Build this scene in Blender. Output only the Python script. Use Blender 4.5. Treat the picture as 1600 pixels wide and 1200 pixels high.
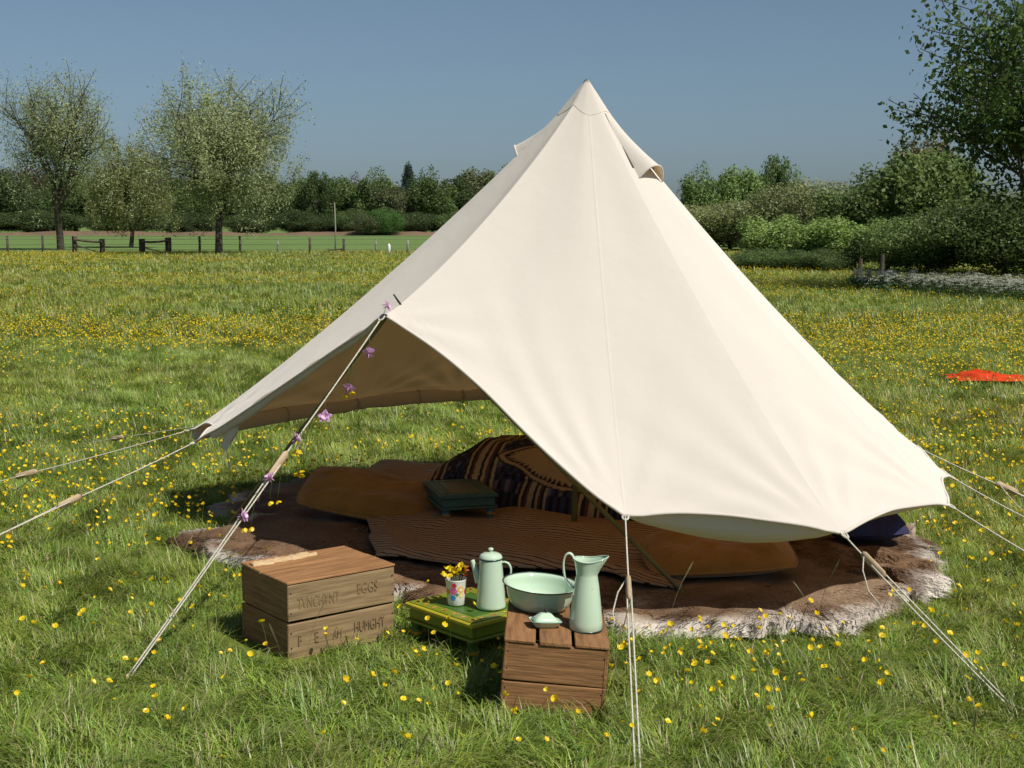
import bpy, bmesh, math, random
import numpy as np
from mathutils import Vector, Matrix, Euler
for o in list(bpy.data.objects): bpy.data.objects.remove(o)
SC = bpy.context.scene; COL = SC.collection
R = math.radians
# ------------------------------------------------------------------ camera
CAM_H, FPX = 1.71, 2119.0
PITCH = math.atan(250.0 / FPX)
cam = bpy.data.cameras.new("camera"); cam_o = bpy.data.objects.new("camera", cam); COL.objects.link(cam_o)
cam.sensor_width = 36.0; cam.lens = 36.0 * FPX / 1600.0; cam.clip_start = 0.05; cam.clip_end = 6000
cam_o.location = (0, 0, CAM_H); cam_o.rotation_euler = (math.pi / 2 - PITCH, 0, 0)
SC.camera = cam_o
# ------------------------------------------------------------------ sky and sun
SUN_EL = R(51); SUN_AZ = math.atan2(0.74, -0.67)          # azimuth from +Y towards +X
SUN_DIR = Vector((math.sin(SUN_AZ) * math.cos(SUN_EL), math.cos(SUN_AZ) * math.cos(SUN_EL), math.sin(SUN_EL)))
w = bpy.data.worlds.new("World"); SC.world = w; w.use_nodes = True
nt = w.node_tree; nt.nodes.clear()
sky = nt.nodes.new('ShaderNodeTexSky'); sky.sky_type = 'NISHITA'; sky.sun_disc = False
sky.sun_elevation = SUN_EL; sky.sun_rotation = SUN_AZ; sky.air_density = 0.8; sky.dust_density = 1.2; sky.ozone_density = 7.5
hs = nt.nodes.new('ShaderNodeHueSaturation'); hs.inputs['Saturation'].default_value = 0.80; hs.inputs['Hue'].default_value = 0.485
bg = nt.nodes.new('ShaderNodeBackground'); bg.inputs['Strength'].default_value = 0.073
wo = nt.nodes.new('ShaderNodeOutputWorld')
nt.links.new(sky.outputs[0], hs.inputs['Color']); nt.links.new(hs.outputs[0], bg.inputs[0]); nt.links.new(bg.outputs[0], wo.inputs[0])
sl = bpy.data.lights.new("sun", 'SUN'); sl.energy = 5.0; sl.angle = R(0.53); sl.color = (1.0, 0.95, 0.86)
so = bpy.data.objects.new("sun", sl); COL.objects.link(so)
so.rotation_euler = SUN_DIR.to_track_quat('Z', 'Y').to_euler(); so.location = (6, -4, 9)
SC.view_settings.view_transform = 'Standard'; SC.view_settings.look = 'None'
SC.view_settings.exposure = 0.0; SC.view_settings.gamma = 1.0; SC.view_settings.use_curve_mapping = False
cy = SC.cycles
cy.max_bounces = 6; cy.diffuse_bounces = 3; cy.glossy_bounces = 3; cy.transmission_bounces = 3; cy.transparent_max_bounces = 6
cy.caustics_reflective = False; cy.caustics_refractive = False; cy.use_denoising = True

# ------------------------------------------------------------------ helpers
CP, SP = math.cos(PITCH), math.sin(PITCH)
def ray(px, py):
    u, v = px - 800.0, 600.0 - py
    return np.array([u, FPX * CP + v * SP, -FPX * SP + v * CP])
def G(px, py, z=0.0):
    r = ray(px, py); t = (z - CAM_H) / r[2]
    return np.array([r[0] * t, r[1] * t, z])
def P(px, py, Y):
    r = ray(px, py); t = Y / r[1]
    return np.array([r[0] * t, Y, CAM_H + r[2] * t])
def to_px(p):
    x, y, z = p[0], p[1], p[2] - CAM_H
    d = y * CP - z * SP; up = y * SP + z * CP
    return 800 + FPX * x / d, 600 - FPX * up / d

def mesh(name, verts, faces, smooth=False, cols=None, mat=None):
    me = bpy.data.meshes.new(name)
    verts = np.asarray(verts, dtype=np.float32)
    if isinstance(faces, np.ndarray):
        n, k = faces.shape
        me.vertices.add(len(verts)); me.vertices.foreach_set("co", verts.ravel())
        me.loops.add(n * k); me.loops.foreach_set("vertex_index", faces.astype(np.int32).ravel())
        me.polygons.add(n); me.polygons.foreach_set("loop_start", np.arange(0, n * k, k, dtype=np.int32))
        me.update(calc_edges=True); me.validate()
    else:
        me.from_pydata([tuple(map(float, v)) for v in verts], [], [tuple(f) for f in faces]); me.update()
    if smooth: me.polygons.foreach_set("use_smooth", np.ones(len(me.polygons), dtype=bool))
    if cols is not None:
        a = me.color_attributes.new("col", 'FLOAT_COLOR', 'POINT')
        c = np.ones((len(verts), 4), dtype=np.float32); c[:, :3] = cols
        a.data.foreach_set("color", c.ravel())
    if mat: me.materials.append(mat)
    return me
def obj(name, me, parent=None, loc=None, rot=None, label=None, cat=None, group=None, kind=None, M=None):
    o = bpy.data.objects.new(name, me); COL.objects.link(o)
    if parent is not None: o.parent = parent
    if M is not None: o.matrix_local = M
    else:
        if loc is not None: o.location = [float(v) for v in loc]
        if rot is not None: o.rotation_euler = rot
    tag(o, label, cat, group, kind)
    return o
def tag(o, label=None, cat=None, group=None, kind=None):
    if label: o["label"] = label
    if cat: o["category"] = cat
    if group: o["group"] = group
    if kind: o["kind"] = kind
def empty(name, loc, rz=0.0, **k):
    return obj(name, None, loc=loc, rot=(0, 0, rz), **k)

def grid_faces(nu, nv, wrap_u=False):
    i, j = np.meshgrid(np.arange(nu if wrap_u else nu - 1), np.arange(nv - 1), indexing='ij')
    i2 = (i + 1) % nu
    return np.stack([i * nv + j, i2 * nv + j, i2 * nv + j + 1, i * nv + j + 1], -1).reshape(-1, 4)
def lathe(prof, n=40):
    prof = np.asarray(prof, float); a = np.linspace(0, 2 * math.pi, n, endpoint=False)
    v = np.stack([np.outer(np.cos(a), prof[:, 0]), np.outer(np.sin(a), prof[:, 0]), np.tile(prof[:, 1], (n, 1))], -1)
    return v.reshape(-1, 3), grid_faces(n, len(prof), True)
def frames(pts):
    pts = np.asarray(pts, float); T = np.gradient(pts, axis=0); T /= np.linalg.norm(T, axis=1)[:, None] + 1e-9
    up = np.array([0, 0, 1.0]) if abs(T[0][2]) < 0.9 else np.array([1.0, 0, 0])
    N = np.zeros_like(pts); n = np.cross(T[0], up); n /= np.linalg.norm(n)
    for i in range(len(pts)):
        n = n - T[i] * np.dot(n, T[i]); n /= np.linalg.norm(n) + 1e-9; N[i] = n
    return pts, T, N, np.cross(T, N)
def tube(pts, rad, n=8, rad2=None, cap=True):
    pts, T, N, B = frames(pts); m = len(pts)
    r1 = np.broadcast_to(np.asarray(rad, float), (m,)); r2 = r1 if rad2 is None else np.broadcast_to(np.asarray(rad2, float), (m,))
    a = np.linspace(0, 2 * math.pi, n, endpoint=False)
    v = pts[None] + np.cos(a)[:, None, None] * N[None] * r1[None, :, None] + np.sin(a)[:, None, None] * B[None] * r2[None, :, None]
    f = [tuple(q) for q in grid_faces(n, m, True)]
    if cap: f += [tuple(i * m for i in range(n))[::-1], tuple(i * m + m - 1 for i in range(n))]
    return v.reshape(-1, 3), f
def join(parts):
    vs, fs, o = [], [], 0
    for v, f in parts:
        vs.append(np.asarray(v, float)); fs += [tuple(int(i) + o for i in q) for q in f]; o += len(v)
    return np.concatenate(vs), fs
def line(a, b, n=2, sag=0.0):
    t = np.linspace(0, 1, n)[:, None]; p = np.asarray(a, float) * (1 - t) + np.asarray(b, float) * t
    p[:, 2] -= sag * 4 * (t * (1 - t))[:, 0]
    return p
def box_mesh(name, l, wd, h, mat, bev=0.004, jit=0.0, seed=0):
    """box centred on its own origin, long axis local x"""
    bm = bmesh.new(); bmesh.ops.create_cube(bm, size=1.0)
    rr = random.Random(seed)
    for v in bm.verts:
        v.co.x *= l; v.co.y *= wd; v.co.z *= h
        v.co += Vector((rr.uniform(-jit, jit), rr.uniform(-jit, jit), rr.uniform(-jit, jit)))
    if bev: bmesh.ops.bevel(bm, geom=bm.edges[:], offset=bev, segments=1, affect='EDGES')
    me = bpy.data.meshes.new(name); bm.to_mesh(me); bm.free(); me.materials.append(mat)
    return me
def vnoise(x, y, seed=0):
    """smooth 2-D value noise, -1..1"""
    x = np.asarray(x, float); y = np.asarray(y, float)
    xi, yi = np.floor(x).astype(np.int64), np.floor(y).astype(np.int64); fx, fy = x - xi, y - yi
    fx = fx * fx * (3 - 2 * fx); fy = fy * fy * (3 - 2 * fy)
    def h(a, b):
        n = (a * 374761393 + b * 668265263 + seed * 1442695041) & 0x7fffffff
        n = ((n ^ (n >> 13)) * 1274126177) & 0x7fffffff
        return ((n ^ (n >> 16)) & 0xffff) / 32767.5 - 1
    return (h(xi, yi) * (1 - fx) + h(xi + 1, yi) * fx) * (1 - fy) + (h(xi, yi + 1) * (1 - fx) + h(xi + 1, yi + 1) * fx) * fy
def fbm(x, y, seed=0, oct=3):
    s = 0; a = 1
    for k in range(oct): s = s + a * vnoise(x * 2 ** k, y * 2 ** k, seed + k * 17); a *= 0.5
    return s / 1.6
def inside(poly, x, y):
    poly = np.asarray(poly)[:, :2]; c = np.zeros(len(x), bool); j = len(poly) - 1
    for i in range(len(poly)):
        xi, yi = poly[i]; xj, yj = poly[j]
        c ^= ((yi > y) != (yj > y)) & (x < (xj - xi) * (y - yi) / (yj - yi + 1e-12) + xi); j = i
    return c

# ------------------------------------------------------------------ materials
def new_mat(name):
    m = bpy.data.materials.new(name); m.use_nodes = True; t = m.node_tree; t.nodes.clear()
    out = t.nodes.new('ShaderNodeOutputMaterial'); return m, t, out
def N(t, kind, **inp):
    n = t.nodes.new(kind)
    for k, v in inp.items():
        if k in n.inputs: n.inputs[k].default_value = v
        else: setattr(n, k, v)
    return n
def rgba(c): return (c[0], c[1], c[2], 1.0)
def pmat(name, col, col2=None, scale=8.0, rough=0.7, bump=0.0, bscale=60.0, spec=0.4, stretch=None, coat=0.0, vcol=False, metal=0.0, sheen=0.0, rnd=0.0):
    """principled, with colour noise between col and col2 and optional fine relief"""
    m, t, out = new_mat(name)
    b = N(t, 'ShaderNodeBsdfPrincipled'); b.inputs['Roughness'].default_value = rough; b.inputs['Specular IOR Level'].default_value = spec
    b.inputs['Metallic'].default_value = metal; b.inputs['Coat Weight'].default_value = coat; b.inputs['Sheen Weight'].default_value = sheen
    tc = N(t, 'ShaderNodeTexCoord'); mp = N(t, 'ShaderNodeMapping')
    if stretch: mp.inputs['Scale'].default_value = stretch
    t.links.new(tc.outputs['Object'], mp.inputs['Vector'])
    no = N(t, 'ShaderNodeTexNoise', Scale=scale, Detail=5.0, Roughness=0.6); t.links.new(mp.outputs[0], no.inputs['Vector'])
    mx = N(t, 'ShaderNodeMix', data_type='RGBA'); rp = N(t, 'ShaderNodeMapRange')
    rp.inputs['From Min'].default_value = 0.3; rp.inputs['From Max'].default_value = 0.7
    t.links.new(no.outputs[0], rp.inputs['Value']); t.links.new(rp.outputs[0], mx.inputs['Factor'])
    mx.inputs['A'].default_value = rgba(col); mx.inputs['B'].default_value = rgba(col2 or col)
    c = mx.outputs['Result']
    if vcol:
        at = N(t, 'ShaderNodeAttribute', attribute_name='col'); m2 = N(t, 'ShaderNodeMix', data_type='RGBA', blend_type='MULTIPLY'); m2.inputs['Factor'].default_value = 1.0
        t.links.new(at.outputs['Color'], m2.inputs['A']); t.links.new(c, m2.inputs['B']); c = m2.outputs['Result']
    if rnd:
        oi = N(t, 'ShaderNodeObjectInfo'); hv = N(t, 'ShaderNodeHueSaturation'); mr = N(t, 'ShaderNodeMapRange')
        mr.inputs['To Min'].default_value = 1 - rnd; mr.inputs['To Max'].default_value = 1 + rnd
        t.links.new(oi.outputs['Random'], mr.inputs['Value']); t.links.new(mr.outputs[0], hv.inputs['Value']); t.links.new(c, hv.inputs['Color']); c = hv.outputs[0]
    t.links.new(c, b.inputs['Base Color'])
    if bump:
        n2 = N(t, 'ShaderNodeTexNoise', Scale=bscale, Detail=4.0); t.links.new(mp.outputs[0], n2.inputs['Vector'])
        bp = N(t, 'ShaderNodeBump', Strength=bump, Distance=0.01); t.links.new(n2.outputs[0], bp.inputs['Height']); t.links.new(bp.outputs[0], b.inputs['Normal'])
    t.links.new(b.outputs[0], out.inputs[0])
    return m
def leaf_mat(name, trans=0.3, gloss=0.06, tint=(1, 1, 1), rnd=0.25, hue=0.02, grough=0.45, patch=False):
    m, t, out = new_mat(name)
    at = N(t, 'ShaderNodeAttribute', attribute_name='col'); oi = N(t, 'ShaderNodeObjectInfo')
    m1 = N(t, 'ShaderNodeMix', data_type='RGBA', blend_type='MULTIPLY'); m1.inputs['Factor'].default_value = 1.0
    t.links.new(at.outputs['Color'], m1.inputs['A']); t.links.new(oi.outputs['Color'], m1.inputs['B'])
    hv = N(t, 'ShaderNodeHueSaturation'); mr = N(t, 'ShaderNodeMapRange'); mr.inputs['To Min'].default_value = 1 - rnd; mr.inputs['To Max'].default_value = 1 + rnd
    mh = N(t, 'ShaderNodeMapRange'); mh.inputs['To Min'].default_value = 0.5 - hue; mh.inputs['To Max'].default_value = 0.5 + hue
    t.links.new(oi.outputs['Random'], mr.inputs['Value']); t.links.new(oi.outputs['Random'], mh.inputs['Value'])
    t.links.new(mr.outputs[0], hv.inputs['Value']); t.links.new(mh.outputs[0], hv.inputs['Hue']); t.links.new(m1.outputs['Result'], hv.inputs['Color'])
    if patch:                                           # drier and lusher drifts across the meadow
        ge = N(t, 'ShaderNodeNewGeometry'); col = hv.outputs[0]
        for sc_, c_, lo, hi in ((.45, (1.25, 1.1, .95), .5, .72), (2.2, (.8, .9, .85), .48, .7), (.09, (1.22, 1.05, .9), .45, .62)):
            n_ = N(t, 'ShaderNodeTexNoise', Scale=sc_, Detail=3.0); t.links.new(ge.outputs['Position'], n_.inputs['Vector']); r_ = N(t, 'ShaderNodeMapRange'); r_.inputs['From Min'].default_value = lo; r_.inputs['From Max'].default_value = hi; t.links.new(n_.outputs[0], r_.inputs['Value'])
            x_ = N(t, 'ShaderNodeMix', data_type='RGBA', blend_type='MULTIPLY'); t.links.new(r_.outputs[0], x_.inputs['Factor']); t.links.new(col, x_.inputs['A']); x_.inputs['B'].default_value = rgba(c_); col = x_.outputs['Result']
        hv = N(t, 'ShaderNodeHueSaturation'); t.links.new(col, hv.inputs['Color'])
    d = N(t, 'ShaderNodeBsdfDiffuse'); tr = N(t, 'ShaderNodeBsdfTranslucent'); gl = N(t, 'ShaderNodeBsdfGlossy', Roughness=grough)
    t.links.new(hv.outputs[0], d.inputs['Color']); t.links.new(hv.outputs[0], tr.inputs['Color']); gl.inputs['Color'].default_value = (1, 1, 1, 1)
    a = N(t, 'ShaderNodeMixShader'); a.inputs[0].default_value = trans; t.links.new(d.outputs[0], a.inputs[1]); t.links.new(tr.outputs[0], a.inputs[2])
    b = N(t, 'ShaderNodeMixShader'); b.inputs[0].default_value = gloss; t.links.new(a.outputs[0], b.inputs[1]); t.links.new(gl.outputs[0], b.inputs[2])
    t.links.new(b.outputs[0], out.inputs[0]); return m

M_grass = leaf_mat('grass_blade', 0.35, 0.035, rnd=0.08, hue=0.006, patch=True)
M_leaf = leaf_mat('tree_leaf', 0.40, 0.012, rnd=0.05, hue=0.0)
M_pet = leaf_mat('petal', 0.3, 0.03, rnd=0.1, hue=0.006, grough=0.4)
M_bark = pmat('bark', (0.10, 0.085, 0.065), (0.05, 0.042, 0.032), 6, 0.95, 0.6, 14, 0.1)
M_fur = leaf_mat('fur_strands', 0.12, 0.05, rnd=0.0, hue=0.0, grough=0.4)
M_hide = pmat('hide_skin', (1, 1, 1), (0.7, 0.7, 0.7), 20, 0.95, 0.4, 80, 0.1, vcol=True)
M_wood = pmat('crate_wood', (0.35, 0.18, 0.075), (0.17, 0.082, 0.034), 5.0, 0.8, 0.35, 7, 0.25, stretch=(1.2, 14, 14), rnd=0.16)
M_wood2 = pmat('pale_crate_wood', (0.30, 0.21, 0.11), (0.15, 0.10, 0.052), 5.0, 0.82, 0.3, 7, 0.2, stretch=(1.0, 13, 13), rnd=0.1)
M_raw = pmat('raw_split_wood', (0.62, 0.47, 0.28), (0.42, 0.28, 0.14), 7, 0.85, 0.6, 14, 0.2, stretch=(2, 16, 16))
M_ink = pmat('faded_stencil_ink', (0.15, 0.10, 0.055), (0.27, 0.185, 0.095), 70, 0.9, 0, 1, 0.1)
M_dark = pmat('dark_iron', (0.03, 0.025, 0.02), None, 8, 0.6)
M_enamel = pmat('mint_enamel', (0.50, 0.63, 0.48), (0.46, 0.59, 0.45), 5, 0.09, 0.02, 12, 0.5, coat=0.6)
def chip(m):
    t = m.node_tree; b = [n for n in t.nodes if n.type == 'BSDF_PRINCIPLED'][0]; src = b.inputs['Base Color'].links[0].from_socket; tc = [n for n in t.nodes if n.type == 'TEX_COORD'][0]
    no = N(t, 'ShaderNodeTexNoise', Scale=34.0, Detail=3.0, Roughness=.7); t.links.new(tc.outputs['Object'], no.inputs['Vector']); r = N(t, 'ShaderNodeMapRange'); r.inputs['From Min'].default_value = .715; r.inputs['From Max'].default_value = .73; t.links.new(no.outputs[0], r.inputs['Value'])
    x = N(t, 'ShaderNodeMix', data_type='RGBA'); x.inputs['B'].default_value = (.035, .03, .025, 1); t.links.new(src, x.inputs['A']); t.links.new(r.outputs[0], x.inputs['Factor']); t.links.new(x.outputs['Result'], b.inputs['Base Color'])
chip(M_enamel)
M_rim = pmat('dark_green_enamel_rim', (0.02, 0.05, 0.04), None, 5, 0.25, 0, 1, 0.5)
M_china = pmat('white_china', (0.78, 0.77, 0.72), (0.72, 0.71, 0.66), 5, 0.2, 0, 1, 0.5, coat=0.4)
M_rope = pmat('cotton_rope', (0.66, 0.62, 0.52), (0.50, 0.46, 0.37), 90, 0.9, 0.7, 220, 0.1)
M_slider = pmat('wooden_slider', (0.46, 0.35, 0.22), (0.36, 0.26, 0.15), 20, 0.6, 0.1, 40)
M_pole = pmat('olive_tent_pole', (0.19, 0.17, 0.06), (0.13, 0.115, 0.04), 12, 0.5, 0.1, 30, 0.4)
M_must = pmat('mustard_velvet', (0.36, 0.175, 0.036), (0.25, 0.118, 0.024), 7, 0.85, 0.25, 120, 0.15, sheen=0.25)
M_navy = pmat('navy_cloth', (0.03, 0.04, 0.10), (0.04, 0.03, 0.06), 6, 0.9, 0.3, 90, 0.1)
M_tanrug = pmat('tan_woven_wool', (0.48, 0.30, 0.16), (0.36, 0.21, 0.11), 20, 0.95, 0.5, 160, 0.1)
M_red = pmat('orange_red_cloth', (0.56, 0.03, 0.008), (0.55, 0.07, 0.012), 5, 0.8, 0.2, 60, 0.15)
M_post = pmat('weathered_post', (0.13, 0.105, 0.08), (0.07, 0.055, 0.045), 9, 0.95, 0.4, 30, 0.1)
M_pale = pmat('pale_post', (0.30, 0.29, 0.24), (0.22, 0.21, 0.17), 9, 0.95, 0, 30, 0.1)
M_wire = pmat('fence_wire', (0.16, 0.16, 0.15), None, 9, 0.6, 0, 30, 0.3, metal=0.5)
M_white = pmat('white_paint', (0.75, 0.75, 0.72), None, 9, 0.6)

def canvas_mat():
    m, t, out = new_mat('cream_canvas')
    tc = N(t, 'ShaderNodeTexCoord')
    n1 = N(t, 'ShaderNodeTexNoise', Scale=1.6, Detail=3.0); n2 = N(t, 'ShaderNodeTexNoise', Scale=420.0, Detail=2.0); n3 = N(t, 'ShaderNodeTexNoise', Scale=5.0, Detail=3.0)
    for n in (n1, n2, n3): t.links.new(tc.outputs['Object'], n.inputs['Vector'])
    mx = N(t, 'ShaderNodeMix', data_type='RGBA'); mx.inputs['A'].default_value = (0.745, 0.695, 0.63, 1); mx.inputs['B'].default_value = (0.715, 0.662, 0.597, 1)
    t.links.new(n1.outputs[0], mx.inputs['Factor'])
    b1 = N(t, 'ShaderNodeBump', Strength=0.12, Distance=0.002); t.links.new(n2.outputs[0], b1.inputs['Height'])
    b2 = N(t, 'ShaderNodeBump', Strength=0.22, Distance=0.03); t.links.new(n3.outputs[0], b2.inputs['Height']); t.links.new(b1.outputs[0], b2.inputs['Normal'])
    d = N(t, 'ShaderNodeBsdfDiffuse'); d.inputs['Roughness'].default_value = 0.5; tr = N(t, 'ShaderNodeBsdfTranslucent'); tr.inputs['Color'].default_value = (0.80, 0.45, 0.17, 1)
    t.links.new(mx.outputs['Result'], d.inputs['Color']); t.links.new(b2.outputs[0], d.inputs['Normal'])
    ms = N(t, 'ShaderNodeMixShader'); ms.inputs[0].default_value = 0.15; t.links.new(d.outputs[0], ms.inputs[1]); t.links.new(tr.outputs[0], ms.inputs[2])
    t.links.new(ms.outputs[0], out.inputs[0]); return m
M_canvas = canvas_mat()

def ground_mat():
    m, t, out = new_mat('meadow_soil_and_turf')
    ge = N(t, 'ShaderNodeNewGeometry'); sp = N(t, 'ShaderNodeSeparateXYZ'); t.links.new(ge.outputs['Position'], sp.inputs[0])
    def noise(scale, det=4.0):
        n = N(t, 'ShaderNodeTexNoise', Scale=scale, Detail=det, Roughness=0.6); t.links.new(ge.outputs['Position'], n.inputs['Vector']); return n.outputs[0]
    def rng(v, a, b):
        r = N(t, 'ShaderNodeMapRange'); r.inputs['From Min'].default_value = a; r.inputs['From Max'].default_value = b; t.links.new(v, r.inputs['Value']); return r.outputs[0]
    def mix(f, a, b):
        x = N(t, 'ShaderNodeMix', data_type='RGBA')
        for s, v in (('A', a), ('B', b)):
            if isinstance(v, tuple): x.inputs[s].default_value = rgba(v)
            else: t.links.new(v, x.inputs[s])
        if isinstance(f, float): x.inputs['Factor'].default_value = f
        else: t.links.new(f, x.inputs['Factor'])
        return x.outputs['Result']
    turf = mix(rng(noise(9.0), 0.3, 0.7), (0.09, 0.12, 0.025), (0.14, 0.16, 0.035))
    dry = mix(rng(noise(2.2), 0.35, 0.65), (0.16, 0.19, 0.045), (0.215, 0.205, 0.055))
    far = mix(rng(noise(0.35), 0.35, 0.65), (0.155, 0.19, 0.045), dry)
    near_c = mix(rng(sp.outputs[1], 12.0, 45.0), turf, far)
    beyond = mix(rng(noise(0.12), 0.3, 0.7), (0.12, 0.19, 0.06), (0.15, 0.215, 0.075))
    c = mix(rng(sp.outputs[1], 80.0, 83.0), near_c, beyond)
    b = N(t, 'ShaderNodeBsdfDiffuse'); t.links.new(c, b.inputs['Color'])
    bp = N(t, 'ShaderNodeBump', Strength=0.8, Distance=0.05); t.links.new(noise(14.0), bp.inputs['Height']); t.links.new(bp.outputs[0], b.inputs['Normal'])
    t.links.new(b.outputs[0], out.inputs[0]); return m

# ------------------------------------------------------------------ ground
gv, gf = [], []
xs = [-3000, -400, -120, -40, -12, 0, 12, 40, 120, 400, 3000]; ys = [-300, -20, 0, 12, 30, 60, 120, 250, 600, 1500, 5000]
for y in ys:
    for x in xs: gv.append((x, y, 0))
for j in range(len(ys) - 1):
    for i in range(len(xs) - 1):
        a = j * len(xs) + i; gf.append((a, a + 1, a + len(xs) + 1, a + len(xs)))
obj('ground', mesh('ground', gv, gf, mat=ground_mat()), kind='structure', label='wide flat meadow ground running to the far trees')

# the low bare bank along the far edge of the second field
rng = np.random.default_rng(5)
bx = np.linspace(-170, 70, 160); bv = []
for i, x in enumerate(bx):
    h = 0.5 + 0.2 * vnoise(x * 0.13, 3.3) + 0.1 * vnoise(x * 0.9, 1.1)
    bv += [(x, 205, -0.05), (x, 206 + 0.3 * vnoise(x * 0.3, 9), h * 0.85), (x, 207.5, h), (x, 210, h * 0.9), (x, 212, -0.05)]
M_bank = pmat('bare_earth_bank', (0.20, 0.125, 0.085), (0.13, 0.095, 0.06), 0.3, 0.95, 0.5, 2, 0.1)
obj('earth_bank', mesh('earth_bank', bv, grid_faces(len(bx), 5), True, mat=M_bank), kind='structure', label='low brown bank along the far edge of the field')

# ------------------------------------------------------------------ the tent
APEX = np.array([0.40, 7.37, 2.47]); CX, CY = 0.38, 7.37
A_ = P(600, 492, 6.20)
def polar(deg, r, z): return np.array([CX + r * math.cos(R(deg)), CY + r * math.sin(R(deg)), z])
B_ = G(977, 806, 0.545); C_ = G(1317, 833, 0.47); D_ = G(1483, 789, 0.47); E_ = G(1484, 744, 0.47)
L1 = G(296, 672, 0.47); L2 = G(304, 691, 0.48)
GUY = [A_, B_, C_, D_, E_, polar(1, 1.83, .50), polar(23, 1.94, .52), polar(45, 2.02, .54), polar(67, 2.04, .55), polar(89, 2.05, .56), polar(111, 2.05, .56), polar(133, 2.1, .55), L1, L2]
NG = len(GUY)
def cat(p0, p1, p2, p3, s):
    return 0.5 * ((2 * p1) + (p2 - p0) * s + (2 * p0 - 5 * p1 + 4 * p2 - p3) * s ** 2 + (3 * p1 - p0 - 3 * p2 + p3) * s ** 3)
def eave(i, s):
    """point on the eave between guy point i and i+1 before the scallop"""
    p0, p1, p2, p3 = GUY[(i - 1) % NG], GUY[i % NG], GUY[(i + 1) % NG], GUY[(i + 2) % NG]
    lin = p1 * (1 - s) + p2 * s
    if i == NG - 1: return lin                        # the left door side hangs straight from the door tip
    if i == 0:                                        # the right one rounds off towards the first low corner
        m0, m1 = p2 - p1, (p3 - p2) * 2.2
        h = (2 * s ** 3 - 3 * s ** 2 + 1) * p1 + (s ** 3 - 2 * s ** 2 + s) * m0 + (3 * s ** 2 - 2 * s ** 3) * p2 + (s ** 3 - s ** 2) * m1
        q = 0.4 * lin + 0.6 * h; q[2] = lin[2]; return q
    if i == 1: p0 = p1 - (p2 - p1) * 0.9 + (p0 - p1) * 0.1
    if i == NG - 2: return lin
    return 0.25 * lin + 0.75 * cat(p0, p1, p2, p3, s)
SCAL = {0: 0.055, 1: 0.028, NG - 1: 0.045, NG - 2: 0.05}
def tmax(i, s):
    d = SCAL.get(i, 0.03)
    return 1 - d * (1 - abs(2 * s - 1) ** 1.7)
def roof(i, s, t):
    e = eave(i, s); p = APEX + (e - APEX) * t
    hd = e - APEX; hd = np.array([hd[0], hd[1], 0]); hd /= np.linalg.norm(hd) + 1e-9
    sag = 0.085 * (4 * t * (1 - t)) ** 0.75
    p = p + np.array([0, 0, -sag]) - hd * sag * 0.35
    wide = np.linalg.norm(GUY[(i + 1) % NG] - GUY[i % NG])
    belly = (0.02 if i in (0, NG - 1) else 0.003) * wide * math.sin(math.pi * s) * math.sin(math.pi * min(t, 1) ** 1.5)     # cloth between two ridges hangs in a little
    p = p - hd * belly * 0.7 - np.array([0, 0, belly * 0.7])
    f = 0.0                                                                              # tension folds fanning out of the guy points
    for end in (0, 1):
        ss = s if end == 0 else 1 - s
        u = (1 - t) * 2.6 + 0.02; v = ss * wide * max(t, 0.05)
        ang = math.atan2(v, u); dist = math.hypot(u, v)
        f += math.sin(ang * 15 + i * 1.7 + end) * math.exp(-dist / 0.42) * min(dist / 0.25, 1.0) * 0.015 * min(ang * 6, 1)
    f *= min(1.0, 14 * s * (1 - s))
    f += 0.006 * float(vnoise(s * wide * 2.2 + i * 7.3, t * 3.1, 4)) * math.sin(math.pi * s) * math.sin(math.pi * min(t, 1))
    return p + (hd * 0.7 + np.array([0, 0, 0.7])) * f
tent = empty('bell_tent', (CX, CY, 0), label='cream canvas bell tent pitched on guy ropes in the meadow', cat='tent')
TO = np.array([CX, CY, 0])
def tpart(name, v, f, mat, smooth=True, parent=None, **k):
    v = np.asarray(v, float) - TO
    return obj(name, mesh(name, v, f, smooth, mat=mat), parent=parent or tent, **k)
hem_lines = []
for i in range(NG):
    nt_, ns = 64, (44 if i in (0, NG - 1) else 26)
    vv = np.zeros((ns, nt_, 3)); ss = np.linspace(0, 1, ns); tt = np.linspace(0.012, 1, nt_)
    for a, s in enumerate(ss):
        tm = tmax(i, s)
        for b, t in enumerate(tt): vv[a, b] = roof(i, s, t * tm)
    pan = tpart('canvas_panel', vv.reshape(-1, 3), grid_faces(ns, nt_), M_canvas)
    hem = vv[:, -1]; hem_lines.append(hem)
    hv, hf = tube(hem, 0.007, 6); tpart('hem', hv, hf, M_canvas, parent=pan)
    # flat felled seam down the ridge at the start of this panel
    if i != 1: continue
    sv = []
    for b, t in enumerate(tt):
        p = vv[0, b]; q = vv[1, b]; d = (q - p) / (np.linalg.norm(q - p) + 1e-9); nrm = np.cross(d, vv[0, min(b + 1, nt_ - 1)] - vv[0, max(b - 1, 0)]); nrm /= np.linalg.norm(nrm) + 1e-9
        if nrm[2] < 0: nrm = -nrm
        wd = min(0.007, 0.25 * np.linalg.norm(vv[-1, b] - p) + 0.001)
        sv += [p - d * wd + nrm * 0.0002, p - d * wd * .9 + nrm * 0.0006, p + d * wd * .9 + nrm * 0.0006, p + d * wd + nrm * 0.0002]
    tpart('seam', sv, grid_faces(nt_, 4), M_canvas, parent=pan)
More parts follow.
